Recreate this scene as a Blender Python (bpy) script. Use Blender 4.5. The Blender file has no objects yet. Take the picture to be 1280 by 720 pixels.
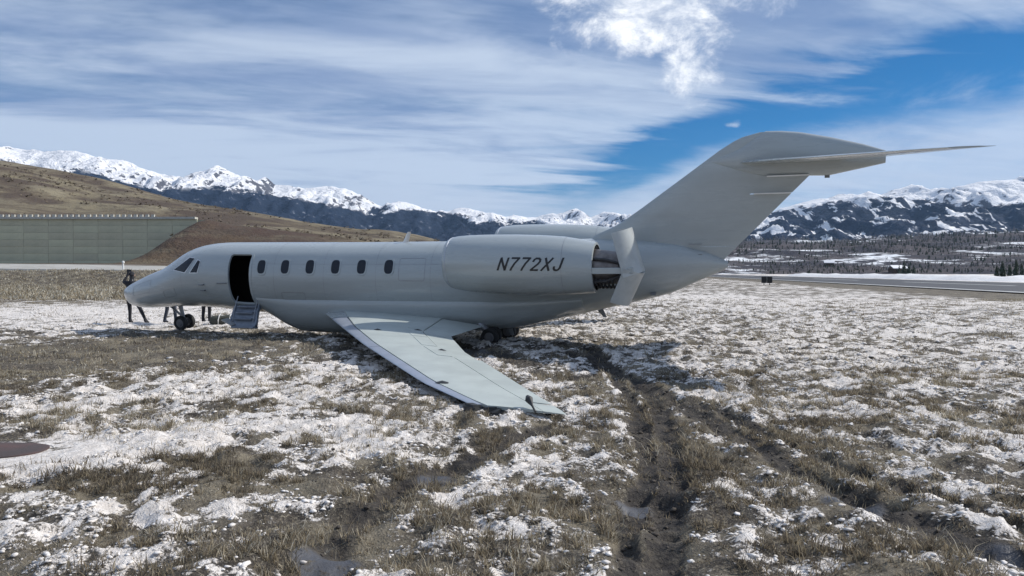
import bpy, bmesh, math, random
import numpy as np
from mathutils import Matrix, Vector

S = bpy.context.scene
COL = S.collection
R = math.radians
rng = np.random.default_rng(7)
random.seed(7)

# ------------------------------------------------------------------ camera
F, EYE, HORIZON = 950.0, 1.7, 340.0          # focal length in photo pixels, eye height, horizon row
PITCH = math.atan((360 - HORIZON) / F)
cam_data = bpy.data.cameras.new('camera'); cam = bpy.data.objects.new('camera', cam_data)
COL.objects.link(cam); S.camera = cam
cam.location = (0, 0, EYE); cam.rotation_euler = (R(90) - PITCH, 0, 0)
cam_data.sensor_width = 36; cam_data.lens = F / 1280 * 36
cam_data.clip_start = 0.1; cam_data.clip_end = 60000
S.render.resolution_x, S.render.resolution_y = 1024, 576

# ------------------------------------------------------------------ light
SUN_EL, SUN_AZ = 39.0, 76.0                  # azimuth clockwise from the view direction (+Y)
SKY_STRENGTH, SUN_STRENGTH = 0.11, 4.2
S.view_settings.view_transform = 'Standard'; S.view_settings.look = 'None'
S.view_settings.exposure = 0.22; S.view_settings.gamma = 1.0
S.view_settings.use_curve_mapping = False
S.render.engine = 'CYCLES'
sd = bpy.data.lights.new('sun', 'SUN'); sun = bpy.data.objects.new('sun', sd); COL.objects.link(sun)
sd.energy = SUN_STRENGTH; sd.angle = R(0.6); sd.color = (1.0, 0.955, 0.89)
sun.rotation_euler = (R(90 - SUN_EL), 0, R(180 - SUN_AZ))
sun.location = (30, 30, 60)

class NT:
    """small node-tree writer"""
    def __init__(s, tree): s.t = tree; s.n = tree.nodes; s.l = tree.links
    def node(s, kind, ins=None, **props):
        n = s.n.new(kind)
        for k, v in props.items(): setattr(n, k, v)
        for k, v in (ins or {}).items():
            if isinstance(v, bpy.types.NodeSocket): s.l.new(v, n.inputs[k])
            else: n.inputs[k].default_value = v
        return n
    def m(s, op, a, b=0.0, c=0.0, clamp=False):
        n = s.n.new('ShaderNodeMath'); n.operation = op; n.use_clamp = clamp
        for i, v in enumerate((a, b, c)):
            if isinstance(v, bpy.types.NodeSocket): s.l.new(v, n.inputs[i])
            else: n.inputs[i].default_value = v
        return n.outputs[0]
    def ss(s, v, lo, hi, a=0.0, b=1.0):
        n = s.node('ShaderNodeMapRange', {0: v, 1: lo, 2: hi, 3: a, 4: b}, interpolation_type='SMOOTHSTEP')
        return n.outputs[0]
    def mix(s, f, a, b):
        n = s.n.new('ShaderNodeMix'); n.data_type = 'RGBA'
        for i, v in ((0, f), (6, a), (7, b)):
            if isinstance(v, bpy.types.NodeSocket): s.l.new(v, n.inputs[i])
            else: n.inputs[i].default_value = v if i == 0 else (*v[:3], 1)
        return n.outputs[2]
    def noise(s, vec, scale, detail=4, rough=0.55, dist=0.0):
        n = s.node('ShaderNodeTexNoise', {'Scale': scale, 'Detail': detail, 'Roughness': rough, 'Distortion': dist})
        if vec is not None: s.l.new(vec, n.inputs['Vector'])
        return n.outputs[0]
    def xyz(s, x, y, z=0.0):
        return s.node('ShaderNodeCombineXYZ', {0: x, 1: y, 2: z}).outputs[0]

# ------------------------------------------------------------------ world: sky with clouds
W = bpy.data.worlds.new('World'); S.world = W; W.use_nodes = True
def build_world():
    t = NT(W.node_tree); t.n.clear()
    sky = t.node('ShaderNodeTexSky', sky_type='NISHITA')
    sky.sun_disc = False; sky.sun_elevation = R(SUN_EL); sky.sun_rotation = R(SUN_AZ)
    sky.altitude = 2700; sky.air_density = 1.0; sky.dust_density = 0.4; sky.ozone_density = 2.5
    tc = t.node('ShaderNodeTexCoord').outputs['Generated']
    nv = t.node('ShaderNodeVectorMath', {0: tc}, operation='NORMALIZE').outputs[0]
    sep = t.node('ShaderNodeSeparateXYZ', {0: nv}); x, y, z = sep.outputs
    az = t.m('ARCTAN2', x, y)                       # radians, 0 = +Y, + to the right
    el = t.m('ARCSINE', z)
    zz = t.m('MAXIMUM', t.m('ADD', z, 0.10), 0.05)
    px, py = t.m('DIVIDE', x, zz), t.m('DIVIDE', y, zz)
    # high thin veil, streaked across the view
    ca, sa = math.cos(R(12)), math.sin(R(12))
    qx = t.m('ADD', t.m('MULTIPLY', px, ca), t.m('MULTIPLY', py, sa))
    qy = t.m('SUBTRACT', t.m('MULTIPLY', py, ca), t.m('MULTIPLY', px, sa))
    veil_v = t.xyz(t.m('MULTIPLY', qx, 0.42), qy, 3.7)
    n1 = t.noise(veil_v, 1.15, 6, 0.55, 0.6)
    n1b = t.noise(t.xyz(t.m('MULTIPLY', qx, 0.3), qy, 9.1), 3.0, 6, 0.6, 0.8)
    n2 = t.noise(t.xyz(t.m('MULTIPLY', qx, .7), qy, 1.3), 4.2, 5, 0.6, 0.4)
    # large scale: cloudier to the left, a clear lane rising to the right
    mid_l = t.m('ADD', t.m('ADD', 0.085, t.ss(az, .02, .32, 0.0, .105)), t.m('MULTIPLY', t.m('MAXIMUM', t.m('SUBTRACT', az, .28), 0.0), .13))
    lane = t.m('SUBTRACT', el, mid_l)     # 0 on the lane's middle
    lane = t.m('ADD', lane, t.m('ADD', t.m('MULTIPLY', t.m('SUBTRACT', n1, 0.5), 0.08), t.m('MULTIPLY', t.m('SUBTRACT', n1b, 0.5), 0.07)))
    wid = t.m('ADD', 0.024, t.m('MULTIPLY', t.ss(az, -0.05, 0.6), 0.022))
    lg = t.m('POWER', 2.718, t.m('MULTIPLY', -1.0, t.m('POWER', t.m('ABSOLUTE', t.m('DIVIDE', lane, wid)), 2.0)))
    lg = t.m('MULTIPLY', lg, t.ss(az, -0.16, 0.16))
    base = t.m('ADD', t.m('MULTIPLY', t.ss(az, -0.30, 0.65), -0.16), 0.92)
    cov = t.m('ADD', base, t.m('MULTIPLY', t.m('SUBTRACT', n1, 0.5), 1.15))
    cov = t.m('ADD', cov, t.m('MULTIPLY', t.m('SUBTRACT', n1b, 0.5), 0.95))
    cov = t.m('ADD', cov, t.m('MULTIPLY', t.m('SUBTRACT', n2, 0.5), 0.45))
    cov = t.m('SUBTRACT', cov, t.m('MULTIPLY', lg, 0.80))
    veil = t.m('MULTIPLY', t.ss(cov, 0.10, 0.95), 0.90)
    # low bank near the horizon
    n3 = t.noise(t.xyz(t.m('MULTIPLY', az, 2.6), t.m('MULTIPLY', el, 7.0), 2.0), 2.3, 6, 0.6, 0.5)
    elr = t.m('SUBTRACT', el, t.m('MULTIPLY', t.ss(az, .22, .62), .075))
    low = t.m('ADD', t.ss(elr, 0.20, 0.045), t.m('MULTIPLY', t.m('SUBTRACT', n3, 0.5), 2.5))
    low = t.m('MULTIPLY', t.ss(low, 0.30, 1.35), 0.80)
    # cumulus: billows in two places of the sky
    cum = None
    wob = t.noise(t.xyz(t.m('MULTIPLY', az, 1.0), t.m('MULTIPLY', el, 1.5), 6.0), 11.0, 8, 0.66, 0.3)
    for (a0, e0, ra, re, amp) in ((0.185, 0.342, 0.155, 0.075, 1.0), (0.225, 0.252, 0.045, 0.045, .8), (0.283, 0.184, 0.014, 0.0075, .62), (0.09, .43, .3, .09, .6)):
        dx = t.m('DIVIDE', t.m('SUBTRACT', az, a0), ra); dy = t.m('DIVIDE', t.m('SUBTRACT', el, e0), re)
        d = t.m('SQRT', t.m('ADD', t.m('MULTIPLY', dx, dx), t.m('MULTIPLY', dy, dy)))
        g = t.m('MULTIPLY', t.ss(d, 1.5, 0.0), amp)
        cum = g if cum is None else t.m('MAXIMUM', cum, g)
    cumd = t.m('ADD', cum, t.m('MULTIPLY', t.m('SUBTRACT', wob, 0.5), 2.3))
    cumd = t.m('MULTIPLY', cumd, t.ss(cum, 0.02, 0.18))
    cumm = t.ss(cumd, 0.22, 0.95)
    # contrast inside the clouds comes from their thickness
    shade = t.noise(veil_v, 2.3, 5, 0.6, 0.5)
    cl_v = t.mix(t.ss(t.m('ADD', shade, t.m('MULTIPLY', t.ss(el, .32, .06), .22)), 0.36, 0.74), (2.2, 2.95, 4.6), (5.0, 5.75, 6.9))
    cl_c = t.mix(t.ss(wob, 0.40, 0.66), (4.6, 5.2, 6.3), (9.4, 9.5, 9.6))
    blue = t.node('ShaderNodeHueSaturation', {'Saturation': 1.55, 'Value': 0.62, 'Color': sky.outputs[0]}).outputs[0]
    c = t.mix(veil, blue, cl_v)
    c = t.mix(low, c, (4.3, 5.05, 6.3))
    c = t.mix(cumm, c, cl_c)
    bg = t.node('ShaderNodeBackground', {'Color': c, 'Strength': SKY_STRENGTH})
    out = t.node('ShaderNodeOutputWorld'); t.l.new(bg.outputs[0], out.inputs[0])
build_world()

# ------------------------------------------------------------------ pixel <-> place helpers
def ray(px, py):
    v = np.array([(px - 640) / F, 1.0, (360 - py) / F]); c, s = math.cos(PITCH), -math.sin(PITCH)
    return np.array([v[0], c * v[1] - s * v[2], s * v[1] + c * v[2]])
def gnd(px, py, z=0.0):
    d = ray(px, py); k = (z - EYE) / d[2]
    return np.array([0, 0, EYE]) + k * d
def at(px, py, depth):
    d = ray(px, py); return np.array([0, 0, EYE]) + d * (depth / d[1])

# ------------------------------------------------------------------ object helpers
def tag(o, label=None, cat=None, group=None, kind=None):
    if label: o['label'] = label
    if cat: o['category'] = cat
    if group: o['group'] = group
    if kind: o['kind'] = kind
    return o
def thing(name, loc, label, cat, group=None, rz=0.0):
    o = bpy.data.objects.new(name, None); COL.objects.link(o); o.empty_display_size = 0.2
    o.location = loc; o.rotation_euler = (0, 0, rz)
    return tag(o, label, cat, group)
def mesh(name, V, Fc, mat, parent=None, smooth=True, sharp=None):
    me = bpy.data.meshes.new(name)
    me.from_pydata([tuple(map(float, v)) for v in V], [], [tuple(map(int, f)) for f in Fc])
    bm = bmesh.new(); bm.from_mesh(me)
    bmesh.ops.recalc_face_normals(bm, faces=bm.faces); bm.to_mesh(me); bm.free()
    if mat: me.materials.append(mat)
    if smooth:
        me.polygons.foreach_set('use_smooth', [True] * len(me.polygons))
        me.set_sharp_from_angle(angle=sharp or R(38))
    me.update()
    o = bpy.data.objects.new(name, me); COL.objects.link(o)
    if parent is not None: o.parent = parent
    return o
def loft(rings, close_start=True, close_end=True, cyc=True):
    n = len(rings[0]); V = [p for r in rings for p in r]; Fc = []
    for i in range(len(rings) - 1):
        for j in range(n if cyc else n - 1):
            k = (j + 1) % n
            Fc.append((i * n + j, i * n + k, (i + 1) * n + k, (i + 1) * n + j))
    if close_start: Fc.append(tuple(range(n))[::-1])
    if close_end: Fc.append(tuple((len(rings) - 1) * n + j for j in range(n)))
    return V, Fc
def box(c, d, V=None, Fc=None, rot=None):
    V = [] if V is None else V; Fc = [] if Fc is None else Fc
    b = len(V); c = Vector(c)
    for sx in (-1, 1):
        for sy in (-1, 1):
            for sz in (-1, 1):
                p = Vector((sx * d[0] / 2, sy * d[1] / 2, sz * d[2] / 2))
                V.append(tuple(c + (rot @ p if rot else p)))
    for f in ((0, 1, 3, 2), (4, 6, 7, 5), (0, 4, 5, 1), (2, 3, 7, 6), (0, 2, 6, 4), (1, 5, 7, 3)): Fc.append(tuple(b + i for i in f))
    return V, Fc
def tube(pts, rad, n=8, V=None, Fc=None):
    V = [] if V is None else V; Fc = [] if Fc is None else Fc
    pts = [Vector(p) for p in pts]; rads = rad if hasattr(rad, '__len__') else [rad] * len(pts)
    b = len(V); rings = []
    for i, p in enumerate(pts):
        t = (pts[min(i + 1, len(pts) - 1)] - pts[max(i - 1, 0)]).normalized()
        u = t.cross(Vector((0.13, 0.2, 1)));  u = u.normalized() if u.length > 1e-4 else Vector((1, 0, 0))
        w = t.cross(u)
        rings.append([tuple(p + rads[i] * (u * math.cos(a) + w * math.sin(a))) for a in [2 * math.pi * k / n for k in range(n)]])
    v, f = loft(rings); V.extend(v); Fc.extend(tuple(b + i for i in q) for q in f)
    return V, Fc
def disc_y(c, rads_ys, n=24):      # lathe round the local Y axis: list of (radius, y)
    rings = [[(c[0] + r * math.cos(2 * math.pi * k / n), c[1] + y, c[2] + r * math.sin(2 * math.pi * k / n)) for k in range(n)] for r, y in rads_ys]
    return loft(rings)
def bevel(o, w, seg=2):
    m = o.modifiers.new('bevel', 'BEVEL'); m.width = w; m.segments = seg; m.limit_method = 'ANGLE'; return o

# ------------------------------------------------------------------ materials
def material(name, col, rough=0.6, metal=0.0, coat=0.0, var=0.0, vscale=3.0, bump=0.0, bscale=20.0, col2=None, rand=0.0, spec=0.5, bdist=0.02):
    m = bpy.data.materials.new(name); m.use_nodes = True; t = NT(m.node_tree); t.n.clear()
    p = t.node('ShaderNodeBsdfPrincipled', {'Roughness': rough, 'Metallic': metal, 'Coat Weight': coat, 'Specular IOR Level': spec})
    tc = t.node('ShaderNodeTexCoord').outputs['Object']
    if col2 or var:
        n = t.noise(tc, vscale, 5, 0.6)
        c2 = col2 if col2 else tuple(c * (1 - var) for c in col)
        c = t.mix(t.ss(n, 0.35, 0.65), col, c2)
    else:
        c = t.node('ShaderNodeRGB').outputs[0]; c.default_value = (*col, 1)
    if rand:
        oi = t.node('ShaderNodeObjectInfo').outputs['Random']
        c = t.node('ShaderNodeHueSaturation', {'Hue': t.m('ADD', 0.5, t.m('MULTIPLY', t.m('SUBTRACT', oi, .5), rand * .12)), 'Value': t.m('ADD', 1 - rand / 2, t.m('MULTIPLY', oi, rand)), 'Color': c}).outputs[0]
    t.l.new(c, p.inputs['Base Color'])
    if bump:
        b = t.node('ShaderNodeBump', {'Height': t.noise(tc, bscale, 6, 0.6), 'Strength': bump, 'Distance': bdist})
        t.l.new(b.outputs[0], p.inputs['Normal'])
    o = t.node('ShaderNodeOutputMaterial'); t.l.new(p.outputs[0], o.inputs[0])
    return m

def paint_material():
    m = bpy.data.materials.new('jet_paint'); m.use_nodes = True; t = NT(m.node_tree); t.n.clear()
    tc = t.node('ShaderNodeTexCoord').outputs['Object']
    sep = t.node('ShaderNodeSeparateXYZ', {0: tc})
    streak = t.noise(t.xyz(t.m('MULTIPLY', sep.outputs[0], 0.35), sep.outputs[1], t.m('MULTIPLY', sep.outputs[2], 2.2)), 1.6, 6, 0.6)
    spot = t.noise(tc, 9.0, 5, 0.65)
    f = t.m('ADD', t.m('MULTIPLY', t.ss(streak, 0.38, 0.72), 0.6), t.m('MULTIPLY', t.ss(spot, 0.5, 0.75), 0.10))
    c = t.mix(f, (0.355, 0.390, 0.395), (0.300, 0.328, 0.328))
    p = t.node('ShaderNodeBsdfPrincipled', {'Base Color': c, 'Roughness': t.ss(streak, 0.3, 0.8, 0.24, 0.36), 'Coat Weight': 0.6, 'Coat Roughness': 0.08})
    b = t.node('ShaderNodeBump', {'Height': t.noise(tc, 1.3, 2, 0.4), 'Strength': 0.12, 'Distance': 0.05}); t.l.new(b.outputs[0], p.inputs['Normal'])
    o = t.node('ShaderNodeOutputMaterial'); t.l.new(p.outputs[0], o.inputs[0]); return m
M = {}
M['paint'] = paint_material()
M['wing'] = material('wing_paint', (0.47, 0.51, 0.48), 0.42, coat=0.1, col2=(0.405, 0.44, 0.415), vscale=1.7)
M['door'] = material('reverser_paint', (0.43, 0.455, 0.45), 0.35, coat=.2, col2=(.36, .38, .375), vscale=3)
M['slat'] = material('slat_metal', (0.44, 0.47, 0.53), 0.34, metal=0.45, var=0.12, vscale=4)
M['trim'] = material('pale_trim', (0.70, 0.70, 0.69), 0.3, metal=0.6, var=0.1)
M['seam'] = material('seam_dark', (0.17, 0.18, 0.19), 0.6)
M['glass'] = material('dark_glass', (0.008, 0.012, 0.02), 0.12, spec=.35)
M['black'] = material('black_lettering', (0.012, 0.012, 0.014), 0.4)
M['cavity'] = material('engine_dark', (0.055, 0.056, 0.06), 0.55, metal=0.3, var=0.4, vscale=8)
M['hot'] = material('exhaust_metal', (0.22, 0.20, 0.19), 0.42, metal=0.8, var=0.35, vscale=6)
M['cabin'] = material('cabin_lining', (0.022, 0.02, 0.019), 0.8)
M['stair'] = material('airstair_metal', (0.22, 0.25, 0.30), 0.5, metal=0.2, var=0.2, vscale=6)
M['tyre'] = material('tyre_rubber', (0.018, 0.018, 0.019), 0.8, bump=0.3, bscale=40)
M['hub'] = material('wheel_hub', (0.20, 0.20, 0.21), 0.4, metal=0.5, var=0.2)
M['strut'] = material('gear_strut', (0.28, 0.29, 0.31), 0.4, metal=0.5, var=0.2)
M['debris'] = material('broken_tip', (0.035, 0.037, 0.04), 0.6, var=0.4, vscale=20)
M['mud'] = material('caked_mud', (0.05, 0.04, 0.033), 0.9, bump=.6, bscale=14)
M['soil_pad'] = material('rust_plate', (0.095, 0.052, 0.045), 0.75, col2=(0.06, 0.045, 0.042), vscale=2.5, bump=.3, bscale=25)
M['frame_steel'] = material('plate_rim', (0.05, 0.05, 0.052), 0.6, var=.3)
M['cloth_dark'] = material('dark_clothing', (0.012, 0.013, 0.018), 0.85, bump=.3, bscale=30)
M['cloth_blue'] = material('dark_jeans', (0.035, 0.042, 0.06), 0.85, bump=.3, bscale=30)
M['cloth_grey'] = material('charcoal_clothing', (0.03, 0.03, 0.032), 0.85, bump=.3, bscale=30)
M['skin'] = material('skin', (0.48, 0.30, 0.22), 0.55)
M['cap'] = material('pale_cap', (0.6, 0.58, 0.55), 0.8)
M['hair'] = material('dark_hair', (0.02, 0.015, 0.012), 0.7)
M['bag'] = material('olive_canvas', (0.075, 0.078, 0.066), 0.85, var=.3, vscale=8, bump=.3, bscale=12)
M['strap'] = material('pale_strap', (0.6, 0.6, 0.6), 0.7)
M['concrete'] = material('pale_concrete', (0.40, 0.385, 0.35), 0.85, col2=(0.32, 0.305, 0.275), vscale=.6, rand=.10)
M['panel'] = material('wall_panel', (0.56, 0.54, 0.39), 0.85, col2=(0.43, 0.425, 0.31), vscale=.16, rand=.12, bump=.3, bscale=1.5, bdist=.1)
M['coping'] = material('wall_coping', (0.50, 0.49, 0.44), 0.85, var=.2)
M['wallcore'] = material('wall_core', (0.35, 0.36, 0.27), 0.9)
M['signblack'] = material('sign_back', (0.012, 0.012, 0.013), 0.6)
M['post'] = material('white_post', (0.75, 0.75, 0.73), 0.5)
M['signface'] = material('sign_lamp', (0.10, 0.11, 0.10), 0.5)
M['bark'] = material('bark', (0.06, 0.045, 0.035), 0.9)
M['conifer'] = material('conifer_needles', (0.022, 0.035, 0.026), 0.9, col2=(0.03, 0.05, 0.032), vscale=.8)
M['aspen'] = material('bare_aspen_twigs', (0.17, 0.155, 0.155), 0.95, col2=(0.24, 0.22, 0.215), vscale=.02)
M['cabinwall'] = material('timber_wall', (0.09, 0.065, 0.05), 0.85, var=.3)
M['snowroof'] = material('snow', (0.82, 0.82, 0.82), 0.6)

# ------------------------------------------------------------------ value noise (numpy)
_T = rng.random((256, 256))
def vnoise(x, y):
    xi, yi = np.floor(x).astype(int), np.floor(y).astype(int); fx, fy = x - xi, y - yi
    fx = fx * fx * (3 - 2 * fx); fy = fy * fy * (3 - 2 * fy)
    a, b = xi & 255, (xi + 1) & 255; c, d = yi & 255, (yi + 1) & 255
    return (_T[a, c] * (1 - fx) + _T[b, c] * fx) * (1 - fy) + (_T[a, d] * (1 - fx) + _T[b, d] * fx) * fy
def fbm(x, y, o=4, g=0.5, l=2.03):
    s, a, n = 0.0, 1.0, 0.0
    for i in range(o):
        s = s + a * vnoise(x + 17.3 * i, y + 41.7 * i); n += a; a *= g; x = x * l; y = y * l
    return s / n
def ridged(x, y, o=4, g=0.5):
    s, a, n = 0.0, 1.0, 0.0
    for i in range(o):
        s = s + a * (1 - np.abs(2 * vnoise(x + 7.7 * i, y + 3.1 * i) - 1)); n += a; a *= g; x = x * 2.07; y = y * 2.07
    return s / n
def sstep(v, a, b):
    t = np.clip((v - a) / (b - a), 0, 1); return t * t * (3 - 2 * t)

# ------------------------------------------------------------------ ground: bias map (where snow, mud and grass lie)
def polyd(X, Y, pts):
    d = np.full(X.shape, 1e9)
    for (x0, y0), (x1, y1) in zip(pts[:-1], pts[1:]):
        ex, ey = x1 - x0, y1 - y0; t = np.clip(((X - x0) * ex + (Y - y0) * ey) / (ex * ex + ey * ey), 0, 1)
        d = np.minimum(d, np.hypot(X - x0 - t * ex, Y - y0 - t * ey))
    return d
def blob(X, Y, px, py, rx, ry):
    c = gnd(px, py); z = c[1]; wx = rx * z / F; wy = max(ry * z * z / (F * EYE), .15)
    return np.exp(-(((X - c[0]) / wx) ** 2 + ((Y - c[1]) / wy) ** 2))
SNOW_BLOBS = [(80, 390, 260, 14, .55), (300, 402, 160, 7, .35), (110, 560, 110, 22, .6), (40, 590, 70, 9, .45), (330, 535, 150, 22, .35), (170, 480, 160, 30, .16),
              (60, 640, 130, 40, .14), (400, 470, 110, 30, .22), (1000, 400, 330, 40, .16), (900, 372, 200, 10, .22), (1180, 470, 190, 60, .10), (1200, 378, 160, 5, .25), (700, 450, 70, 14, .1), (640, 560, 90, 12, .12),
              (120, 440, 190, 22, -.85), (30, 455, 120, 20, -.4), (230, 432, 90, 8, -.3), (300, 690, 150, 35, -.22), (640, 660, 200, 60, -.10), (620, 620, 330, 90, -.05), (950, 560, 180, 35, -.2),
              (1150, 590, 190, 30, -.14), (900, 600, 120, 60, -.14), (300, 575, 120, 9, -.45), (460, 560, 70, 14, -.15), (120, 610, 160, 9, -.3), (230, 520, 60, 16, -.35), (1050, 690, 200, 30, -.2), (420, 660, 60, 50, -.3), (250, 590, 200, 22, -.1)]
TRACKS = [([(600, 424), (680, 428), (735, 436), (790, 470), (822, 505), (838, 545), (835, 600), (845, 680), (850, 760)], .105, 1.0),
          ([(700, 438), (740, 446), (772, 475), (796, 508), (806, 548), (797, 600), (795, 680), (790, 760)], .085, .9),
          ([(690, 470), (770, 462), (850, 505), (960, 560), (1060, 612), (1160, 655), (1290, 700)], .11, .95),
          ([(690, 528), (600, 565), (540, 590), (470, 630), (400, 690), (350, 760)], .12, .8),
          ([(560, 432), (640, 445), (700, 470)], .35, .6), ([(860, 500), (985, 548), (1100, 596), (1200, 632), (1300, 668)], .08, .8)]
TR = [([tuple(gnd(*p)[:2]) for p in pts], w, a) for pts, w, a in TRACKS]
POOLS = [(400, 695, 45, 14), (1065, 625, 45, 10), (555, 590, 26, 7), (795, 622, 26, 9), (1250, 690, 40, 12), (580, 438, 30, 4)]
def fields(X, Y):
    """snow value, mud value, wetness at ground points"""
    wx, wy = X + .35 * (fbm(X * .9, Y * .9 + 9, 3) - .5), Y + .35 * (fbm(X * .9 + 31, Y * .9, 3) - .5)
    big = fbm(X * .16 + 5, Y * .13 + 3, 3) - .5
    mid = fbm(wx * 1.15 + 40, wy * .95 + 11, 4, .55) - .5
    fine = fbm(wx * 4.4 + 12, wy * 3.6 + 70, 4, .62) - .5
    s = .44 + .28 * big + .50 * mid + 1.95 * fine
    for px, py, rx, ry, a in SNOW_BLOBS: s = s + a * blob(X, Y, px, py, rx, ry)
    mud = np.zeros(X.shape)
    for pts, w, a in TR:
        d = polyd(wx, wy, pts)
        mud = np.maximum(mud, a * (1 - sstep(d, w * .5, w * 1.9)))
    mud = np.clip(mud * (.45 + 1.1 * fbm(X * 1.9 + 7, Y * 1.9 + 1, 4)), 0, 1)
    wet = np.zeros(X.shape)
    for p in POOLS: wet = np.maximum(wet, blob(wx, wy, *p))
    s = s - .78 * mud * (.6 + .8 * fbm(X * 2.2, Y * 2.2 + 3, 3)) - .7 * wet
    # tan grass beyond the snow on the left
    left = sstep(-X, 4, 14) * sstep(Y, 46, 52)
    s = s - 1.0 * left
    # shoulder grass along the runway
    o = X - .1474 * Y
    s = s - .55 * sstep(o, 22, 25) * (1 - sstep(o, 31, 32)) + .3 * sstep(o, 62, 66)
    return s, mud, wet
def embank(X, Y):
    e = 1.95 * sstep(Y, 88, 97) * (1 - sstep(Y, 300, 600)) * sstep(-X, 12, 30)
    e = e + .5 * (fbm(X * .35, Y * .35, 3) - .5) * sstep(Y, 80, 90) * (1 - sstep(Y, 96, 98)) * sstep(-X, 12, 30)
    return e
def height(X, Y, f=None):
    s, mud, wet = f if f is not None else fields(X, Y)
    near = 1 - sstep(np.hypot(X, Y), 35, 70)
    h = .10 * (fbm(X * .33, Y * .33 + 8, 3) - .5) + .12 * (fbm(X * 1.7 + 3, Y * 1.7, 4) - .5) + .17 * (fbm(X * 4.6 + 3, Y * 4.6, 3) - .5)
    h = h + .018 * sstep(s, .42, .75)
    ruts = mud * (.06 + .10 * (fbm(X * 4, Y * 4 + 5, 3) - .5))
    h = h - ruts - .03 * wet
    h = h * near - .02
    k = np.exp(-(np.hypot((X + 5.0) / 1.25, (Y - 7.15) / .85)) ** 4); h = h * (1 - k) + .0 * k
    return h + embank(X, Y)

def axis(fine_lo, fine_hi, step, lo, hi, g, cap=60.0):
    a = list(np.arange(fine_lo, fine_hi + 1e-6, step)); d = step
    while a[-1] < hi: d = min(d * g, cap); a.append(a[-1] + d)
    d = step
    while a[0] > lo: d = min(d * g, cap); a.insert(0, a[0] - d)
    return np.array(a)
gx = axis(-5.0, 5.0, .04, -9000, 9000, 1.024, 700.0)
gy = axis(3.6, 7.5, .04, -30, 9000, 1.0125, 700.0)
GX, GY = np.meshgrid(gx, gy)
fl = fields(GX, GY); GZ = height(GX, GY, fl)
GZ = GZ - 4.0 * sstep(np.hypot(GX, GY), 1500, 4000)
def grid_mesh(name, X, Y, Z, mat, attrs=None):
    ny, nx = X.shape
    V = np.stack([X.ravel(), Y.ravel(), Z.ravel()], 1)
    i = np.arange(ny * nx).reshape(ny, nx)
    q = np.stack([i[:-1, :-1].ravel(), i[:-1, 1:].ravel(), i[1:, 1:].ravel(), i[1:, :-1].ravel()], 1)
    me = bpy.data.meshes.new(name)
    me.vertices.add(len(V)); me.vertices.foreach_set('co', V.ravel().astype(np.float32))
    me.loops.add(q.size); me.loops.foreach_set('vertex_index', q.ravel().astype(np.int32))
    me.polygons.add(len(q)); me.polygons.foreach_set('loop_start', np.arange(0, q.size, 4, dtype=np.int32))
    me.polygons.foreach_set('loop_total', np.full(len(q), 4, dtype=np.int32))
    me.update(); me.validate()
    me.polygons.foreach_set('use_smooth', np.ones(len(q), bool))
    for k, a in (attrs or {}).items():
        at_ = me.attributes.new(k, 'FLOAT', 'POINT'); at_.data.foreach_set('value', np.ascontiguousarray(a, dtype=np.float32).ravel())
    me.materials.append(mat)
    o = bpy.data.objects.new(name, me); COL.objects.link(o)
    return o

def ground_material():
    m = bpy.data.materials.new('snowy_dead_grass'); m.use_nodes = True; t = NT(m.node_tree); t.n.clear()
    pos = t.node('ShaderNodeNewGeometry').outputs['Position']
    A = lambda k: t.node('ShaderNodeAttribute', attribute_name=k).outputs['Fac']
    s, mud, wet = A('snow'), A('mud'), A('wet')
    f1 = t.noise(pos, 9.0, 6, .68); f2 = t.noise(pos, 38.0, 4, .65); f3 = t.noise(pos, 1.1, 4, .6); far = t.noise(pos, .35, 6, .62)
    v = t.m('ADD', s, t.m('MULTIPLY', t.m('SUBTRACT', f1, .5), 1.5)); v = t.m('ADD', v, t.m('MULTIPLY', t.m('SUBTRACT', f2, .5), 1.15))
    v = t.m('ADD', v, t.m('MULTIPLY', t.m('SUBTRACT', far, .5), .5))
    snow = t.ss(v, .40, .64)
    dirt = t.mix(t.ss(f1, .38, .64), (.036, .031, .027), (.115, .098, .078))
    dirt = t.mix(t.ss(f3, .42, .62), dirt, (.185, .16, .118))
    dirt = t.mix(t.ss(f2, .52, .70), dirt, (.30, .265, .20))
    dirt = t.mix(t.m('MULTIPLY', t.ss(mud, .2, .8), t.ss(f1, .70, .40, .55, 1.0)), dirt, t.mix(f2, (.022, .020, .019), (.058, .051, .046)))
    sn = t.mix(t.ss(f1, .35, .7), (.58, .53, .48), (.83, .785, .74))
    sn = t.mix(t.ss(f2, .5, .8, 0, .35), sn, (.45, .41, .36))
    c = t.mix(snow, dirt, sn)
    wetf = t.m('MULTIPLY', t.ss(wet, .30, .6), t.ss(f1, .66, .50))
    c = t.mix(wetf, c, (.075, .077, .086))
    rough = t.m('SUBTRACT', t.ss(snow, 0, 1, .92, .72), t.m('MULTIPLY', wetf, .45))
    p = t.node('ShaderNodeBsdfPrincipled', {'Base Color': c, 'Roughness': rough, 'Specular IOR Level': .3})
    hh = t.m('ADD', t.m('MULTIPLY', snow, .35), t.m('ADD', t.m('MULTIPLY', f1, .9), t.m('MULTIPLY', f2, .45)))
    b = t.node('ShaderNodeBump', {'Height': hh, 'Strength': t.m('SUBTRACT', .95, t.m('MULTIPLY', wetf, .55)), 'Distance': .05}); t.l.new(b.outputs[0], p.inputs['Normal'])
    o = t.node('ShaderNodeOutputMaterial'); t.l.new(p.outputs[0], o.inputs[0]); return m
ground = tag(grid_mesh('ground', GX, GY, GZ, ground_material(), {'snow': fl[0], 'mud': fl[1], 'wet': fl[2]}), 'snow patched field of dead brown grass and mud', 'ground', kind='structure')

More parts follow.
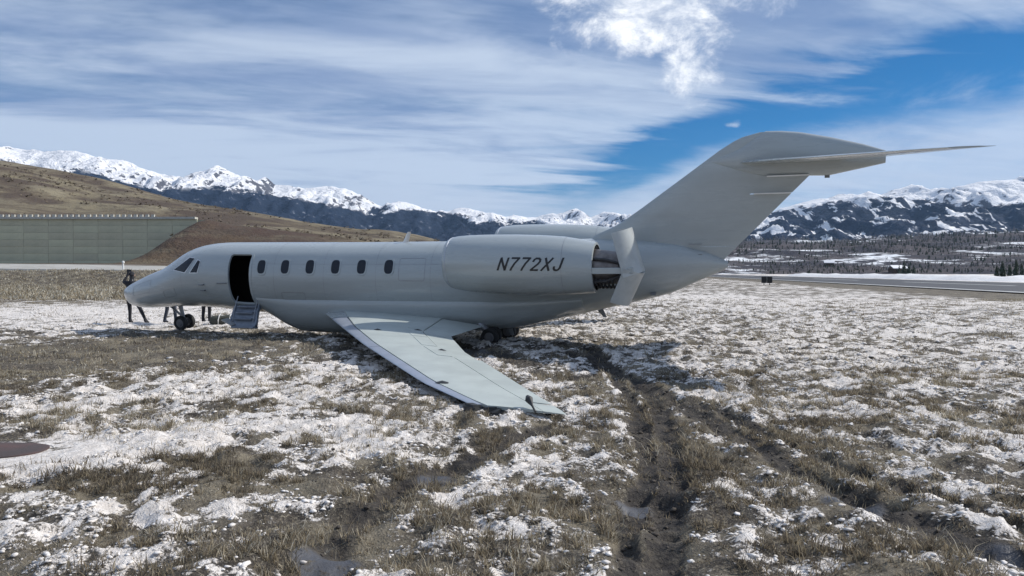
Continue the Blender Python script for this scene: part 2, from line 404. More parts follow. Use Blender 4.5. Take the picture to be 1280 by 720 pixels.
# ------------------------------------------------------------------ runway on the right
RDIR = np.array([.1458, .9893]); RN = np.array([.9893, -.1458])
def strip(o0, o1, y0, y1, z, name, mat, n=40, par=None):
    V, Fc = [], []
    for k in range(n + 1):
        yy = y0 + (y1 - y0) * (k / n) ** 1.6
        for o in (o0, o1):
            b = np.array([o, 0.0]) + RDIR / RDIR[1] * yy; V.append((b[0], b[1], z))
        if k: i = 2 * k; Fc.append((i - 2, i - 1, i + 1, i))
    return mesh(name, V, Fc, mat, par, smooth=False)
M['asphalt'] = material('asphalt', (.060, .063, .070), .85, col2=(.045, .047, .053), vscale=.25, bump=.2, bscale=30)
M['markpaint'] = material('runway_paint', (.55, .55, .53), .7, var=.25, vscale=.8)
M['snowbank'] = material('ploughed_snow', (.72, .72, .72), .7, col2=(.66, .645, .63), vscale=.35, bump=.8, bscale=1.2, bdist=.3)
M['bankdirt'] = material('bank_soil', (.045, .036, .031), .9, var=.3, vscale=.5)
runway = tag(strip(31.0, 61.5, -20, 1300, .06, 'runway', M['asphalt']), 'grey asphalt runway strip with painted edge line', 'runway', kind='structure')
for o0, o1, nm in ((31.6, 32.7, 'edge_line'), (59.8, 60.9, 'edge_line')):
    strip(o0, o1, -20, 1300, .066, nm, M['markpaint'], par=runway)
for k in range(12):
    strip(45.9, 46.8, 30 + k * 60, 66 + k * 60, .067, 'centre_line_dash', M['markpaint'], n=2, par=runway)
def bank(name, o, y0, y1, hgt, wid, mat, label, seed, z0=0.0):
    V, Fc = [], []; n = int((y1 - y0) / 2.0); k = 7
    for i in range(n + 1):
        yy = y0 + (y1 - y0) * i / n; e = min(1, i / 6, (n - i) / 6)
        hh = hgt * e * (.65 + .7 * float(fbm(np.array(yy * .11 + seed), np.array(seed * 1.7), 4)))
        for j in range(k):
            a = j / (k - 1); oo = o + wid * (a - .5) + .8 * (random.random() - .5)
            b = np.array([oo, 0.0]) + RDIR / RDIR[1] * yy
            V.append((b[0], b[1], z0 - .05 + hh * math.sin(math.pi * a) ** .6 * (1 + .25 * (random.random() - .5))))
        if i:
            for j in range(k - 1): a0 = (i - 1) * k + j; Fc.append((a0, a0 + 1, a0 + k + 1, a0 + k))
    return tag(mesh(name, V, Fc, mat), label, 'snow bank', kind='structure')
bank('snow_bank', 74, 130, 330, 1.1, 12, M['snowbank'], 'long ploughed snow bank beyond the runway', 3.0)
bank('snow_bank', 90, 105, 140, 1.1, 9, M['snowbank'], 'snow bank above a dark cut beyond the runway', 8.0, 1.0)
bank('earth_bank', 84, 95, 141, 1.25, 4, M['bankdirt'], 'dark bare earth cut below snow beyond the runway', 5.0)

# ------------------------------------------------------------------ left: brown hillside, retaining wall, barrier
def hill_h(X, Y):
    D = Y
    # skyline of the hill as a cross profile, held at 420 m
    pxs = np.array([-700, -300, 0, 60, 100, 150, 200, 250, 300, 350, 400, 450, 480, 520, 560, 700, 900])
    pys = np.array([150, 175, 198, 208, 216, 230, 243, 254, 262, 271, 280, 290, 296, 301, 304, 318, 336])
    sk = np.interp(640 + F * X / 420, pxs, (340 - pys) / F * 420 + 1.7)
    sk = np.convolve(np.pad(sk.ravel(), 0), [1], 'same').reshape(X.shape)
    wallz = np.interp(640 + F * X / 151.0, [-700, 100, 245, 300, 400, 480, 560, 800], [14.5, 12.6, 12.2, 10.8, 9.2, 7.3, 6.2, 1.5])
    wallz = wallz + .9 * (fbm(X * .06, Y * .06, 4) - .5) * sstep(Y, 152, 170)
    up = sstep(Y, 152, 430) * .45 + .55 * np.clip((Y - 152) / 270, 0, 1) ** 1.25
    z = wallz + np.maximum(sk - wallz, 0) * np.minimum(up, 1) + 15 * (fbm(X * .014 + 4, Y * .014, 5) - .5) * sstep(Y, 170, 300) * (1 - sstep(Y, 380, 430) * .75)
    # front: low apron, then the berm that buries the wall's end
    b = sstep(X, -71.5, -59.5); b2 = b * np.interp(X, [-60, -45, -20, 10], [1, .95, .8, .3])
    front = 2.65 + .7 * sstep(Y, 110, 148) + b2 * (wallz - 3.2) * sstep(Y, 128, 150) ** .8 + 1.2 * b * (fbm(X * .2, Y * .2, 4) - .5) * sstep(Y, 112, 125)
    z = np.where(Y < 150.6, front, z)
    return z - 55 * sstep(Y, 440, 620) - 2.5 * (1 - sstep(Y, 103, 107)) 
hx = np.arange(-330, 61, 1.6); hy = np.concatenate([np.arange(97, 150.5, 1.4), [150.4, 150.9], np.arange(152, 300, 2.6), np.arange(300, 640, 5.0)])
HX, HY = np.meshgrid(hx, hy); HZ = hill_h(HX, HY)
HZ = HZ - 14 * sstep(HX, -5, 22)
def hill_material():
    m = bpy.data.materials.new('brown_hillside'); m.use_nodes = True; t = NT(m.node_tree); t.n.clear()
    pos = t.node('ShaderNodeNewGeometry').outputs['Position']; sep = t.node('ShaderNodeSeparateXYZ', {0: pos})
    st = t.noise(t.xyz(t.m('MULTIPLY', sep.outputs[0], .30), t.m('MULTIPLY', sep.outputs[1], .8), t.m('MULTIPLY', sep.outputs[2], 3.0)), .05, 6, .6, .4)
    n2 = t.noise(pos, .22, 6, .65); n3 = t.noise(pos, 1.1, 4, .65); n4 = t.noise(pos, .035, 5, .6)
    c = t.mix(t.ss(st, .40, .62), (.092, .072, .058), (.215, .185, .125))
    c = t.mix(t.ss(n2, .46, .66, 0, .75), c, (.085, .068, .056))
    c = t.mix(t.ss(n4, .54, .68, 0, .7), c, (.25, .22, .155))
    c = t.mix(t.ss(n3, .52, .72, 0, .55), c, (.045, .036, .034))
    berm = t.m('MULTIPLY', t.ss(sep.outputs[1], 152, 148), t.ss(n2, .35, .6))
    c = t.mix(t.m('MULTIPLY', berm, .55), c, t.mix(t.ss(n4, .4, .6), (.075, .045, .040), (.14, .10, .06)))
    p = t.node('ShaderNodeBsdfPrincipled', {'Base Color': c, 'Roughness': .95, 'Specular IOR Level': .1})
    b = t.node('ShaderNodeBump', {'Height': t.m('ADD', n2, t.m('MULTIPLY', n3, .5)), 'Strength': .9, 'Distance': .8}); t.l.new(b.outputs[0], p.inputs['Normal'])
    o = t.node('ShaderNodeOutputMaterial'); t.l.new(p.outputs[0], o.inputs[0]); return m
hill = tag(grid_mesh('hillside', HX, HY, HZ, hill_material()), 'bare brown grassy hillside above the retaining wall', 'hill', kind='structure')

wall = thing('retaining_wall', (-85, 150.5, 2.5), 'tall grey green panelled retaining wall cut into the brown hillside', 'retaining wall')
wz0, rows, cols, pw, ph = 2.6, 7, 12, 4.9, 1.37
wx0 = -121.0
V, Fc = box((wx0 + 30.5 + 85, .55, 4.6), (61.4, .9, 9.7)); mesh('wall_core', V, Fc, M['wallcore'], wall, smooth=False)
Vp, Fp = box((0, 0, 0), (pw - .04, .24, ph - .03))
pm = bevel(mesh('wall_panel', Vp, Fp, M['panel'], wall, smooth=False), .03).data
first = True
for i in range(rows):
    for j in range(cols):
        x = wx0 + pw * (j + .5) + 85
        o = bpy.data.objects['wall_panel'] if first else bpy.data.objects.new('wall_panel', pm)
        if not first: COL.objects.link(o); o.parent = wall
        o.location = (x, -.06 + random.uniform(-.03, .03) + .10 * i / rows, ph * (i + .5) + .1); first = False
V, Fc = box((wx0 + 29.2 + 85, .25, 9.86), (58.6, 1.5, .42)); mesh('coping', V, Fc, M['coping'], wall, smooth=False)
Vp, Fp = box((0, 0, 0), (.62, .4, .5)); V2, F2 = box((0, 0, 0), (1, 1, 1))
pm = mesh('parapet_post', Vp, Fp, M['coping'], wall, smooth=False).data
for k in range(44):
    o = bpy.data.objects['parapet_post'] if k == 0 else bpy.data.objects.new('parapet_post', pm)
    if k: COL.objects.link(o); o.parent = wall
    o.location = (wx0 + 85 + .6 + k * 1.15, .0, 10.3)

V, Fc = [], []; xs_ = np.arange(-110, -11, 3.0)
for i, x in enumerate(xs_):
    tilt = .010 * (-50 - x)
    for y, z in ((96.6, 1.2), (97.0, 1.98 + tilt), (101, 2.20 + tilt), (108.5, 2.66 + tilt), (109.5, 1.5)): V.append((x, y + .25 * math.sin(x * .31), z + random.uniform(-.015, .015)))
    if i:
        for k in range(4): a = (i - 1) * 5 + k; Fc.append((a, a + 1, a + 6, a + 5))
tag(mesh('service_road', V, Fc, M['concrete'], smooth=False), 'pale concrete service road on the embankment below the retaining wall', 'road', kind='structure')
mp = thing('marker_post', tuple(at(154, 335, 97.4)), 'small white marker post with a cap standing at the road edge beyond the jet nose', 'marker post')
v, f = tube([(0, 0, -.5), (0, 0, .62)], .10, 10); mesh('post', v, f, M['post'], mp)
v, f = tube([(0, 0, .62), (0, 0, .68), (0, 0, .86), (0, 0, .92)], [.15, .17, .15, .05], 12); mesh('lamp_cap', v, f, M['post'], mp)

# runway sign seen from behind
sg = gnd(958.5, 356); sign = thing('runway_sign', (sg[0], sg[1], 0), 'black two panel runway sign seen from behind at the grass edge', 'sign', rz=R(-8))
for x in (-.36, .36):
    v, f = box((x, 0, .66), (.66, .22, .86)); bevel(mesh('sign_panel', v, f, M['signblack'], sign, smooth=False), .03)
    v, f = tube([(x, 0, -.1), (x, 0, .26)], .05, 8); mesh('leg', v, f, M['signblack'], sign)
v, f = box((0, -.13, .7), (.10, .05, .3)); mesh('junction_box', v, f, M['signface'], sign, smooth=False)

# ------------------------------------------------------------------ mountains
def mountain_material(name, treeline_px, chute, forest, rocky):
    m = bpy.data.materials.new(name); m.use_nodes = True; t = NT(m.node_tree); t.n.clear()
    geo = t.node('ShaderNodeNewGeometry'); pos = geo.outputs['Position']; sep = t.node('ShaderNodeSeparateXYZ', {0: pos})
    A = t.node('ShaderNodeAttribute', attribute_name='alpine').outputs['Fac']
    sl = t.node('ShaderNodeAttribute', attribute_name='steep').outputs['Fac']
    n1 = t.noise(pos, .0022, 7, .62, .6); n2 = t.noise(pos, .012, 6, .65)
    gul = t.noise(t.xyz(t.m('MULTIPLY', sep.outputs[0], 1.0), t.m('MULTIPLY', sep.outputs[1], .22), t.m('MULTIPLY', sep.outputs[2], .22)), .0075, 5, .6, 1.1)
    a = t.m('ADD', A, t.m('MULTIPLY', t.m('SUBTRACT', n1, .5), 1.3)); a = t.m('ADD', a, t.m('MULTIPLY', t.m('SUBTRACT', n2, .5), .55))
    snow = t.ss(a, .46, .54)
    ch = t.m('MULTIPLY', t.ss(t.m('ADD', gul, t.m('MULTIPLY', t.m('SUBTRACT', n2, .5), .12)),   .535, .56), t.ss(A, chute, chute + .5)); snow = t.m('MAXIMUM', snow, ch)
    rk = t.m('ADD', t.m('MULTIPLY', sl, 1.0), t.m('MULTIPLY', t.m('SUBTRACT', n2, .5), 2.2)); rk = t.m('ADD', rk, t.m('MULTIPLY', t.m('SUBTRACT', gul, .5), -1.4))
    rock = t.ss(rk, rocky, rocky + .16)
    fc = t.mix(t.ss(n2, .35, .65), forest, tuple(c * 1.7 for c in forest))
    fc = t.mix(t.m('MULTIPLY', t.ss(A, -1.2, -2.2), t.ss(n1, .4, .6)), fc, (.075, .068, .075))
    fc = t.mix(t.m('MULTIPLY', t.ss(n2, .60, .68, 0, .6), t.ss(n1, .42, .58)), fc, (.5, .52, .56))
    c = t.mix(snow, fc, t.mix(rock, (.84, .84, .85), (.10, .10, .115)))
    p = t.node('ShaderNodeBsdfPrincipled', {'Base Color': c, 'Roughness': .9, 'Specular IOR Level': .1})
    b = t.node('ShaderNodeBump', {'Height': t.m('ADD', n1, t.m('MULTIPLY', n2, .35)), 'Strength': 1.0, 'Distance': 110.0}); t.l.new(b.outputs[0], p.inputs['Normal'])
    o = t.node('ShaderNodeOutputMaterial'); t.l.new(p.outputs[0], o.inputs[0]); return m
def mountain(name, pts, x0, x1, dist, dbase, dback, amp, gsc, seed, mat, label, tl_pts, nx=620):
    pxs, pys = np.array(pts, float).T
    x = np.linspace(x0, x1, nx); v = np.concatenate([np.linspace(0, 1, 96), np.linspace(1.03, 1.6, 16)])
    X, Vv = np.meshgrid(x, v)
    Yr = dist + 500 * (fbm(X / 2600 + seed, X * 0 + seed, 3) - .5)
    Y = np.where(Vv <= 1, dbase + (Yr - dbase) * Vv, Yr + (Vv - 1) / .6 * dback)
    px = 640 + F * X / Yr
    Hr = (340 - np.interp(px, pxs, pys)) / F * Yr + 1.7
    Hr = Hr + amp * .20 * (ridged(X / 240 + seed, X * 0 + seed * 2, 4) - .62)
    d = np.clip(1 - Vv, 0, 1)
    base = Hr * np.where(Vv <= 1, (1 - d) ** 1.12, 1 - .75 * np.clip((Vv - 1) / .6, 0, 1))
    wX = X + 420 * (fbm(X / 900 + seed, Y / 900, 3) - .5) + .18 * (Y - Yr)
    g = ridged(wX / gsc + seed, Y / (gsc * 3.2) + seed, 5, .52) - .62
    fine = ridged(X / 210 + seed, Y / 260, 4, .6) - .6
    env = np.where(Vv <= 1, np.sin(np.pi * np.clip(d, 0, 1) ** .75) ** .8, 0)
    Z = base + amp * g * env + amp * .42 * fine * env
    Z = np.minimum(Z, EYE + (Hr - EYE) * np.where(Vv <= 1, Y / Yr, 1) * .995 + np.where(Vv > .97, 40, 0))
    tp, tv = np.array(tl_pts, float).T
    ypix = 340 - F * (Z - EYE) / Y
    alpine = (np.interp(640 + F * X / Y, tp, tv) - ypix) / 26.0 + .5
    gz, gxx = np.gradient(Z); steep = np.clip(np.abs(gxx) / ((x1 - x0) / nx) * .55, 0, 1.2)
    Z = Z - 12 * (Vv < .004)
    return tag(grid_mesh(name, X, Y, Z, mat, {'alpine': alpine, 'steep': steep}), label, 'mountains', kind='structure')
LSK = [(-900, 215), (-500, 175), (-200, 178), (0, 185), (30, 188), (60, 191), (95, 188), (125, 197), (160, 203), (190, 216), (220, 222), (240, 222), (255, 215), (272, 208), (290, 215), (310, 222), (322, 227), (332, 223), (345, 231), (370, 236), (400, 235),
       (415, 232), (440, 239), (460, 249), (480, 257), (500, 254), (540, 262), (580, 260), (620, 271), (660, 274), (690, 268), (720, 263), (735, 271), (760, 266), (790, 275), (850, 268), (920, 280), (1000, 300), (1100, 330)]
RSK = [(640, 322), (760, 310), (850, 296), (905, 284), (950, 268), (985, 257), (1010, 251), (1040, 247), (1070, 244), (1085, 238), (1100, 243), (1125, 238), (1138, 232), (1150, 240), (1170, 238), (1190, 234), (1220, 228), (1250, 226), (1280, 221), (1340, 214), (1500, 205), (1800, 212), (2200, 240)]
mountain('mountain_range', LSK, -11000, 3600, 8600, 5200, 2400, 420, 620, 2.3, mountain_material('snow_peaks', 0, .35, (.009, .015, .030), .42), 'snowy rocky mountain range with dark forested lower slopes behind the brown hill',
         [(-900, 235), (0, 207), (100, 214), (200, 238), (270, 236), (330, 240), (400, 254), (450, 264), (520, 262), (600, 276), (700, 283), (1000, 300)])
mountain('mountain_range', RSK, 900, 12500, 7000, 3600, 2200, 330, 560, 5.9, mountain_material('forested_peaks', 0, -1.9, (.007, .013, .030), .55), 'forested mountain ridge with snow crest and pale avalanche chutes beyond the runway',
         [(640, 300), (950, 262), (1050, 253), (1120, 247), (1180, 256), (1230, 258), (1300, 256), (1500, 245)])

# ------------------------------------------------------------------ wooded hills beyond the runway
def fh(X, Y):
    px = 640 + F * X / Y
    top = np.interp(px, [300, 560, 800, 905, 960, 1060, 1180, 1280, 1500, 2200], [328, 322, 314, 307, 304, 302, 298, 294, 290, 288])
    rise = np.clip((Y - 560) / 2400, 0, 1)
    z = -3 + ((340 - top) / F * 2900 + 4) * (rise ** .85) + 55 * (fbm(X / 420 + 2, Y / 420, 4) - .5) * sstep(Y, 600, 1500) + 7 * (fbm(X / 70, Y / 90 + 4, 3) - .5) * sstep(Y, 520, 800)
    return z - 200 * sstep(Y, 3000, 3900)
fx = np.linspace(-300, 4200, 320); fy = np.concatenate([np.linspace(520, 1500, 70), np.linspace(1530, 3900, 70)])
FX, FY = np.meshgrid(fx, fy)
FX = FX + (FY - 520) * .25
def woodfrac(X, Y): return fbm(X / 150 + 8, Y / 210 + 5, 4, .6)
wf = woodfrac(FX, FY)
def foothill_material():
    m = bpy.data.materials.new('snowy_foothill'); m.use_nodes = True; t = NT(m.node_tree); t.n.clear()
    pos = t.node('ShaderNodeNewGeometry').outputs['Position']; A = t.node('ShaderNodeAttribute', attribute_name='wood').outputs['Fac']
    n1 = t.noise(pos, .05, 6, .65); n2 = t.noise(pos, .012, 5, .6)
    v = t.m('ADD', A, t.m('MULTIPLY', t.m('SUBTRACT', n1, .5), .95))
    c = t.mix(t.ss(v, .335, .43), (.74, .76, .78), t.mix(t.ss(n2, .4, .6), (.045, .046, .058), (.095, .085, .088)))
    p = t.node('ShaderNodeBsdfPrincipled', {'Base Color': c, 'Roughness': .95, 'Specular IOR Level': .1})
    b = t.node('ShaderNodeBump', {'Height': n1, 'Strength': .8, 'Distance': 8.0}); t.l.new(b.outputs[0], p.inputs['Normal'])
    o = t.node('ShaderNodeOutputMaterial'); t.l.new(p.outputs[0], o.inputs[0]); return m
tag(grid_mesh('foothills', FX, FY, fh(FX, FY), foothill_material(), {'wood': wf}), 'snow dappled wooded foothills beyond the runway', 'hills', kind='structure')

def scatter(name, n, proto_fn, mat, label, cat, ylo, yhi, wlo, hmin, hmax, seed):
    r = np.random.default_rng(seed)
    Y = ylo + (yhi - ylo) * r.random(n * 5) ** 1.6; px = r.uniform(820, 1420, n * 5); X = (px - 640) / F * Y
    w = woodfrac(X, Y) + .10 * (r.random(n * 5) - .5)
    k = np.where(w > wlo)[0][:n]; X, Y = X[k], Y[k]; Z = fh(X, Y) - .5
    Vs, Fs, b = [], [], 0
    P, PF = proto_fn()
    P = np.array(P); PF = np.array(PF)
    hs = Y * r.uniform(hmin, hmax, len(k)); ws = hs * r.uniform(.8, 1.25, len(k)); an = r.uniform(0, 6.28, len(k))
    ca, sa = np.cos(an), np.sin(an)
    vx = (P[None, :, 0] * ca[:, None] - P[None, :, 1] * sa[:, None]) * ws[:, None] + X[:, None]
    vy = (P[None, :, 0] * sa[:, None] + P[None, :, 1] * ca[:, None]) * ws[:, None] + Y[:, None]
    vz = P[None, :, 2] * hs[:, None] + Z[:, None]
    VV = np.stack([vx, vy, vz], -1).reshape(-1, 3)
    VV += r.normal(0, 1, VV.shape) * np.repeat(hs * .04, len(P))[:, None]
    FF = (PF[None] + (np.arange(len(k)) * len(P))[:, None, None]).reshape(-1, PF.shape[1])
    me = bpy.data.meshes.new(name); me.from_pydata(VV.tolist(), [], FF.tolist()); me.materials.append(mat); me.update()
    o = bpy.data.objects.new(name, me); COL.objects.link(o)
    return tag(o, label, cat, kind='stuff')
def proto_conifer():
    V, Fc = [], []
    for z0, z1, r in ((.08, .55, .20), (.32, .78, .145), (.58, 1.0, .09)):
        b = len(V)
        for k in range(6): a = k * math.pi / 3 + z0; V.append((r * math.cos(a) * (1 + .2 * (k % 2)), r * math.sin(a), z0 + .03 * (k % 3)))
        V.append((0, 0, z1))
        for k in range(6): Fc.append((b + k, b + (k + 1) % 6, b + 6))
    return V, Fc
def proto_aspen():
    V, Fc = [], []
    rr = random.Random(3)
    for k in range(22):                        # loose twig sprays
        a = rr.uniform(0, 6.28); z = rr.uniform(.2, .95); r = .24 * math.sin(math.pi * min(1, z * .95)) * rr.uniform(.3, 1)
        c = Vector((r * math.cos(a), r * math.sin(a), z)); b = len(V)
        for q in range(3): V.append(tuple(c + Vector((rr.uniform(-.09, .09), rr.uniform(-.09, .09), rr.uniform(-.11, .11)))))
        Fc.append((b, b + 1, b + 2))
    return V, Fc
scatter('aspen_wood', 7000, proto_aspen, M['aspen'], 'grey leafless aspen wood covering the foothills', 'wood', 620, 3100, .44, .0030, .0068, 5)
scatter('conifer_wood', 2600, proto_conifer, M['conifer'], 'scattered dark conifers across the snowy foothills', 'wood', 600, 2900, .47, .0030, .0062, 6)

def conifer_tree(loc, h, label, group):
    o = thing('conifer_tree', loc, label, 'tree', group)
    v, f = tube([(0, 0, -.4), (0, 0, h * .5), (0, 0, h * .97)], [h * .022, h * .013, h * .003], 7); mesh('trunk', v, f, M['bark'], o)
    V, Fc = [], []; r = random.Random(int(h * 100 + loc[0]))
    for k in range(150):
        z = h * (.1 + .88 * (k / 150) ** .9); L = .23 * h * (1 - z / h) ** .8 * r.uniform(.6, 1.15) + .15; a = r.uniform(0, 6.28)
        d = Vector((math.cos(a), math.sin(a), 0)); s_ = Vector((-math.sin(a), math.cos(a), 0)); c = Vector((0, 0, z)); w = L * .30
        b = len(V)
        for p in (c, c + d * L * .55 + s_ * w - Vector((0, 0, L * .22)), c + d * L - Vector((0, 0, L * .5)), c + d * L * .55 - s_ * w - Vector((0, 0, L * .22)), c + d * L * .6 + Vector((0, 0, L * .06))): V.append(tuple(p))
        for q in ((0, 1, 4), (1, 2, 4), (2, 3, 4), (3, 0, 4)): Fc.append(tuple(b + i for i in q))
    mesh('crown', V, Fc, M['conifer'], o, smooth=False)
for i, (px, dep, h) in enumerate([(1246, 165, 3.4), (1253, 172, 4.6), (1262, 160, 3.6), (1270, 180, 5.0), (1277, 168, 3.8)]):
    p = at(px, 348, dep); conifer_tree((p[0], p[1], -.2), h, 'small dark conifer in the clump past the snow bank end', 'conifers past the snow bank')
for i, (px, dep, h) in enumerate([(1124, 560, 11.0), (1130, 570, 14.0), (1136, 565, 12.0), (1142, 575, 9.5)]):
    p = at(px, 340, dep); conifer_tree((p[0], p[1], float(fh(np.array(p[0]), np.array(p[1]))) - .5), h, 'tall dark conifer in the lone clump on the snowy valley edge', 'conifers on the valley edge')

def cabin(px, dep, wd, label):
    p = at(px, 342, dep); z = float(fh(np.array(p[0]), np.array(p[1]))) - .3 if dep > 530 else -1.0
    o = thing('cabin', (p[0], p[1], z), label, 'cabin', rz=random.uniform(-.5, .5))
    h = 3.4; d = wd * .7
    v, f = box((0, 0, h / 2), (wd, d, h)); mesh('wall', v, f, M['cabinwall'], o, smooth=False)
    e = .6; rv = [(-wd / 2 - e, -d / 2 - e, h), (wd / 2 + e, -d / 2 - e, h), (wd / 2 + e, 0, h + 2.3), (-wd / 2 - e, 0, h + 2.3), (-wd / 2 - e, d / 2 + e, h), (wd / 2 + e, d / 2 + e, h)]
    rv += [(x, y, z_ + .5) for x, y, z_ in rv]
    mesh('roof', rv, [(0, 1, 2, 3), (3, 2, 5, 4), (6, 9, 8, 7), (9, 10, 11, 8), (0, 6, 7, 1), (4, 5, 11, 10), (0, 3, 9, 6), (3, 4, 10, 9), (1, 7, 8, 2), (2, 8, 11, 5)], M['snowroof'], o, smooth=False)
    for x in (-wd * .28, wd * .22):
        v, f = box((x, -d / 2 - .03, 1.8), (1.0, .08, 1.2)); mesh('window', v, f, M['glass'], o, smooth=False)
for px, dep, wd, lb in ((1036, 690, 8, 'small snow roofed cabin among trees beyond the runway sign'), (1122, 600, 11, 'wider snow roofed house below the lone conifer clump')):
    cabin(px, dep, wd, lb)

# ------------------------------------------------------------------ the jet
TH, ROLL = R(18), R(7.2)
NOSE = np.array([-11.74, 23.0, 0.0])
jet = thing('business_jet', tuple(NOSE), 'grey white twin engine business jet resting low on its belly and left wing tip', 'airplane')
jet.rotation_euler = (ROLL, 0, -TH)
MJ = np.array((Matrix.Rotation(-TH, 3, 'Z') @ Matrix.Rotation(ROLL, 3, 'X')))      # local -> world
CL = MJ.T @ (np.array([0, 0, EYE]) - NOSE)
def pl(px, py, L=0.0):
    d = MJ.T @ ray(px, py); k = (L - CL[1]) / d[1]; return CL + k * d
def smooth_curve(xs, ys, q, w=.10):
    g = np.linspace(xs[0], xs[-1], 900); v = np.interp(g, xs, ys); n = max(1, int(w / (g[1] - g[0])))
    k = np.hanning(2 * n + 3); k /= k.sum(); vp = np.pad(v, n + 1, mode='reflect', reflect_type='odd'); return np.interp(q, g, np.convolve(vp, k, 'valid'))
top_px = [(154.6, 364), (158, 360), (167, 354), (190, 342.5), (211, 334), (223, 326), (240, 314), (248, 310), (257, 307), (270, 304.5), (286, 303.2), (359, 303), (450, 303), (550, 302)]
bot_px = [(154.6, 364), (157, 369), (161, 374), (168, 381), (182, 384), (200, 384), (232, 382), (260, 382), (286, 384)]
tp = np.array([pl(*p) for p in top_px]); bp = np.array([pl(*p) for p in bot_px])
ts, tz = list(tp[:, 0]) + [13.0, 14.5, 15.5, 16.5, 17.2, 17.6], list(tp[:, 2]) + [2.5, 2.52, 2.48, 2.36, 2.15, 1.95]
tailb = np.array([pl(*p) for p in [(700, 398), (740, 389), (795, 377), (841, 366), (880, 348), (905, 338)]])
bs, bz = list(bp[:, 0]) + [5.0, 7, 11.5] + list(tailb[:, 0]) + [17.6], list(bp[:, 2]) + [.6, .57, .56] + list(tailb[:, 2]) + [1.82]
S0 = tp[0, 0]
ws_ = [(S0, 0), (S0 + .05, .06), (.3, .17), (.5, .29), (.9, .47), (1.4, .60), (2.0, .72), (2.7, .84), (3.3, .91), (4.0, .95), (12.3, .95), (13.2, .90), (14, .82), (15, .64), (16, .44), (17, .22), (17.6, .07)]
def blend(xs, ys, s): s = np.asarray(s, float); k = sstep(s, .35, .9); return smooth_curve(xs, ys, s, .012) * (1 - k) + smooth_curve(xs, ys, s, .12) * k
def ftop(s): return blend(ts, tz, s)
def fbot(s): return np.minimum(blend(bs, bz, s), ftop(s) - .004)
def fwid(s): return np.maximum(blend([a for a, b in ws_], [b for a, b in ws_], s), .004)
def fpt(s, a, off=0.0):       # a: 0 top, +90 deg = left side (towards -Y)
    t, b, w = float(ftop(s)), float(fbot(s)), float(fwid(s)); zc, h = (t + b) / 2, (t - b) / 2
    ex = .92 if s > 4 else .95
    sx = math.copysign(abs(math.sin(a)) ** ex, math.sin(a)); cz = math.copysign(abs(math.cos(a)) ** ex, math.cos(a))
    y, z = -w * sx, zc + h * cz
    if off:
        nx, nz = -math.sin(a) * h, math.cos(a) * w; l = math.hypot(nx, nz) or 1; y += off * nx / l; z += off * nz / l
    return (s, y, z)
def hit(px, py, off=0.004):   # near-side fuselage point under a pixel
    L = -.9
    for _ in range(12):
        q = pl(px, py, L); t, b, w = float(ftop(q[0])), float(fbot(q[0])), float(fwid(q[0])); zc, h = (t + b) / 2, max((t - b) / 2, .02)
        c = max(-1, min(1, (q[2] - zc) / h)); c2 = math.copysign(abs(c) ** (1 / .93), c)
        a = math.acos(c2); L = .5 * L + .5 * (-w * abs(math.sin(a)) ** .93)
    return fpt(q[0], a, off), q[0], a

d_lo, d_hi = hit(283.0, 318)[1] , hit(312.5, 318)[1]
_, sA, aA = hit(297, 317.5); _, sB, aB = hit(297, 379)
d0, d1 = hit(284, 345)[1], hit(312, 345)[1]
stations = sorted(set(np.round(np.concatenate([S0 + .45 * np.linspace(0, 1, 14) ** 2, np.arange(.65, 4.0, .16), np.arange(4.0, 17.6, .3), [17.6]]), 3).tolist()))
stations = [s for s in stations if abs(s - d0) > .06 and abs(s - d1) > .06] + [d0, d1]; stations.sort()
angs = [2 * math.pi * k / 56 for k in range(56)]
angs = [a for a in angs if abs(a - aA) > .04 and abs(a - aB) > .04] + [aA, aB]; angs.sort()
def fus_grid(off, s_lo, s_hi, hole, caps):
    st = [s for s in stations if s_lo - 1e-6 <= s <= s_hi + 1e-6]; n = len(angs)
    V = [fpt(s, a, off) for s in st for a in angs]; Fc = []
    for i in range(len(st) - 1):
        for j in range(n):
            k = (j + 1) % n
            if hole and st[i] >= d0 - 1e-6 and st[i + 1] <= d1 + 1e-6 and k and angs[j] >= aA - 1e-6 and angs[k] <= aB + 1e-6: continue
            Fc.append((i * n + j, i * n + k, (i + 1) * n + k, (i + 1) * n + j))
    if caps: Fc.append(tuple(range(n))); Fc.append(tuple((len(st) - 1) * n + j for j in range(n)))
    return V, Fc
V, Fc = fus_grid(0, S0, 17.6, True, True)
mesh('fuselage', V, Fc, M['paint'], jet, sharp=R(60))
V, Fc = fus_grid(-.07, 3.3, 7.2, True, True); mesh('cabin_interior', V, Fc, M['cabin'], jet)
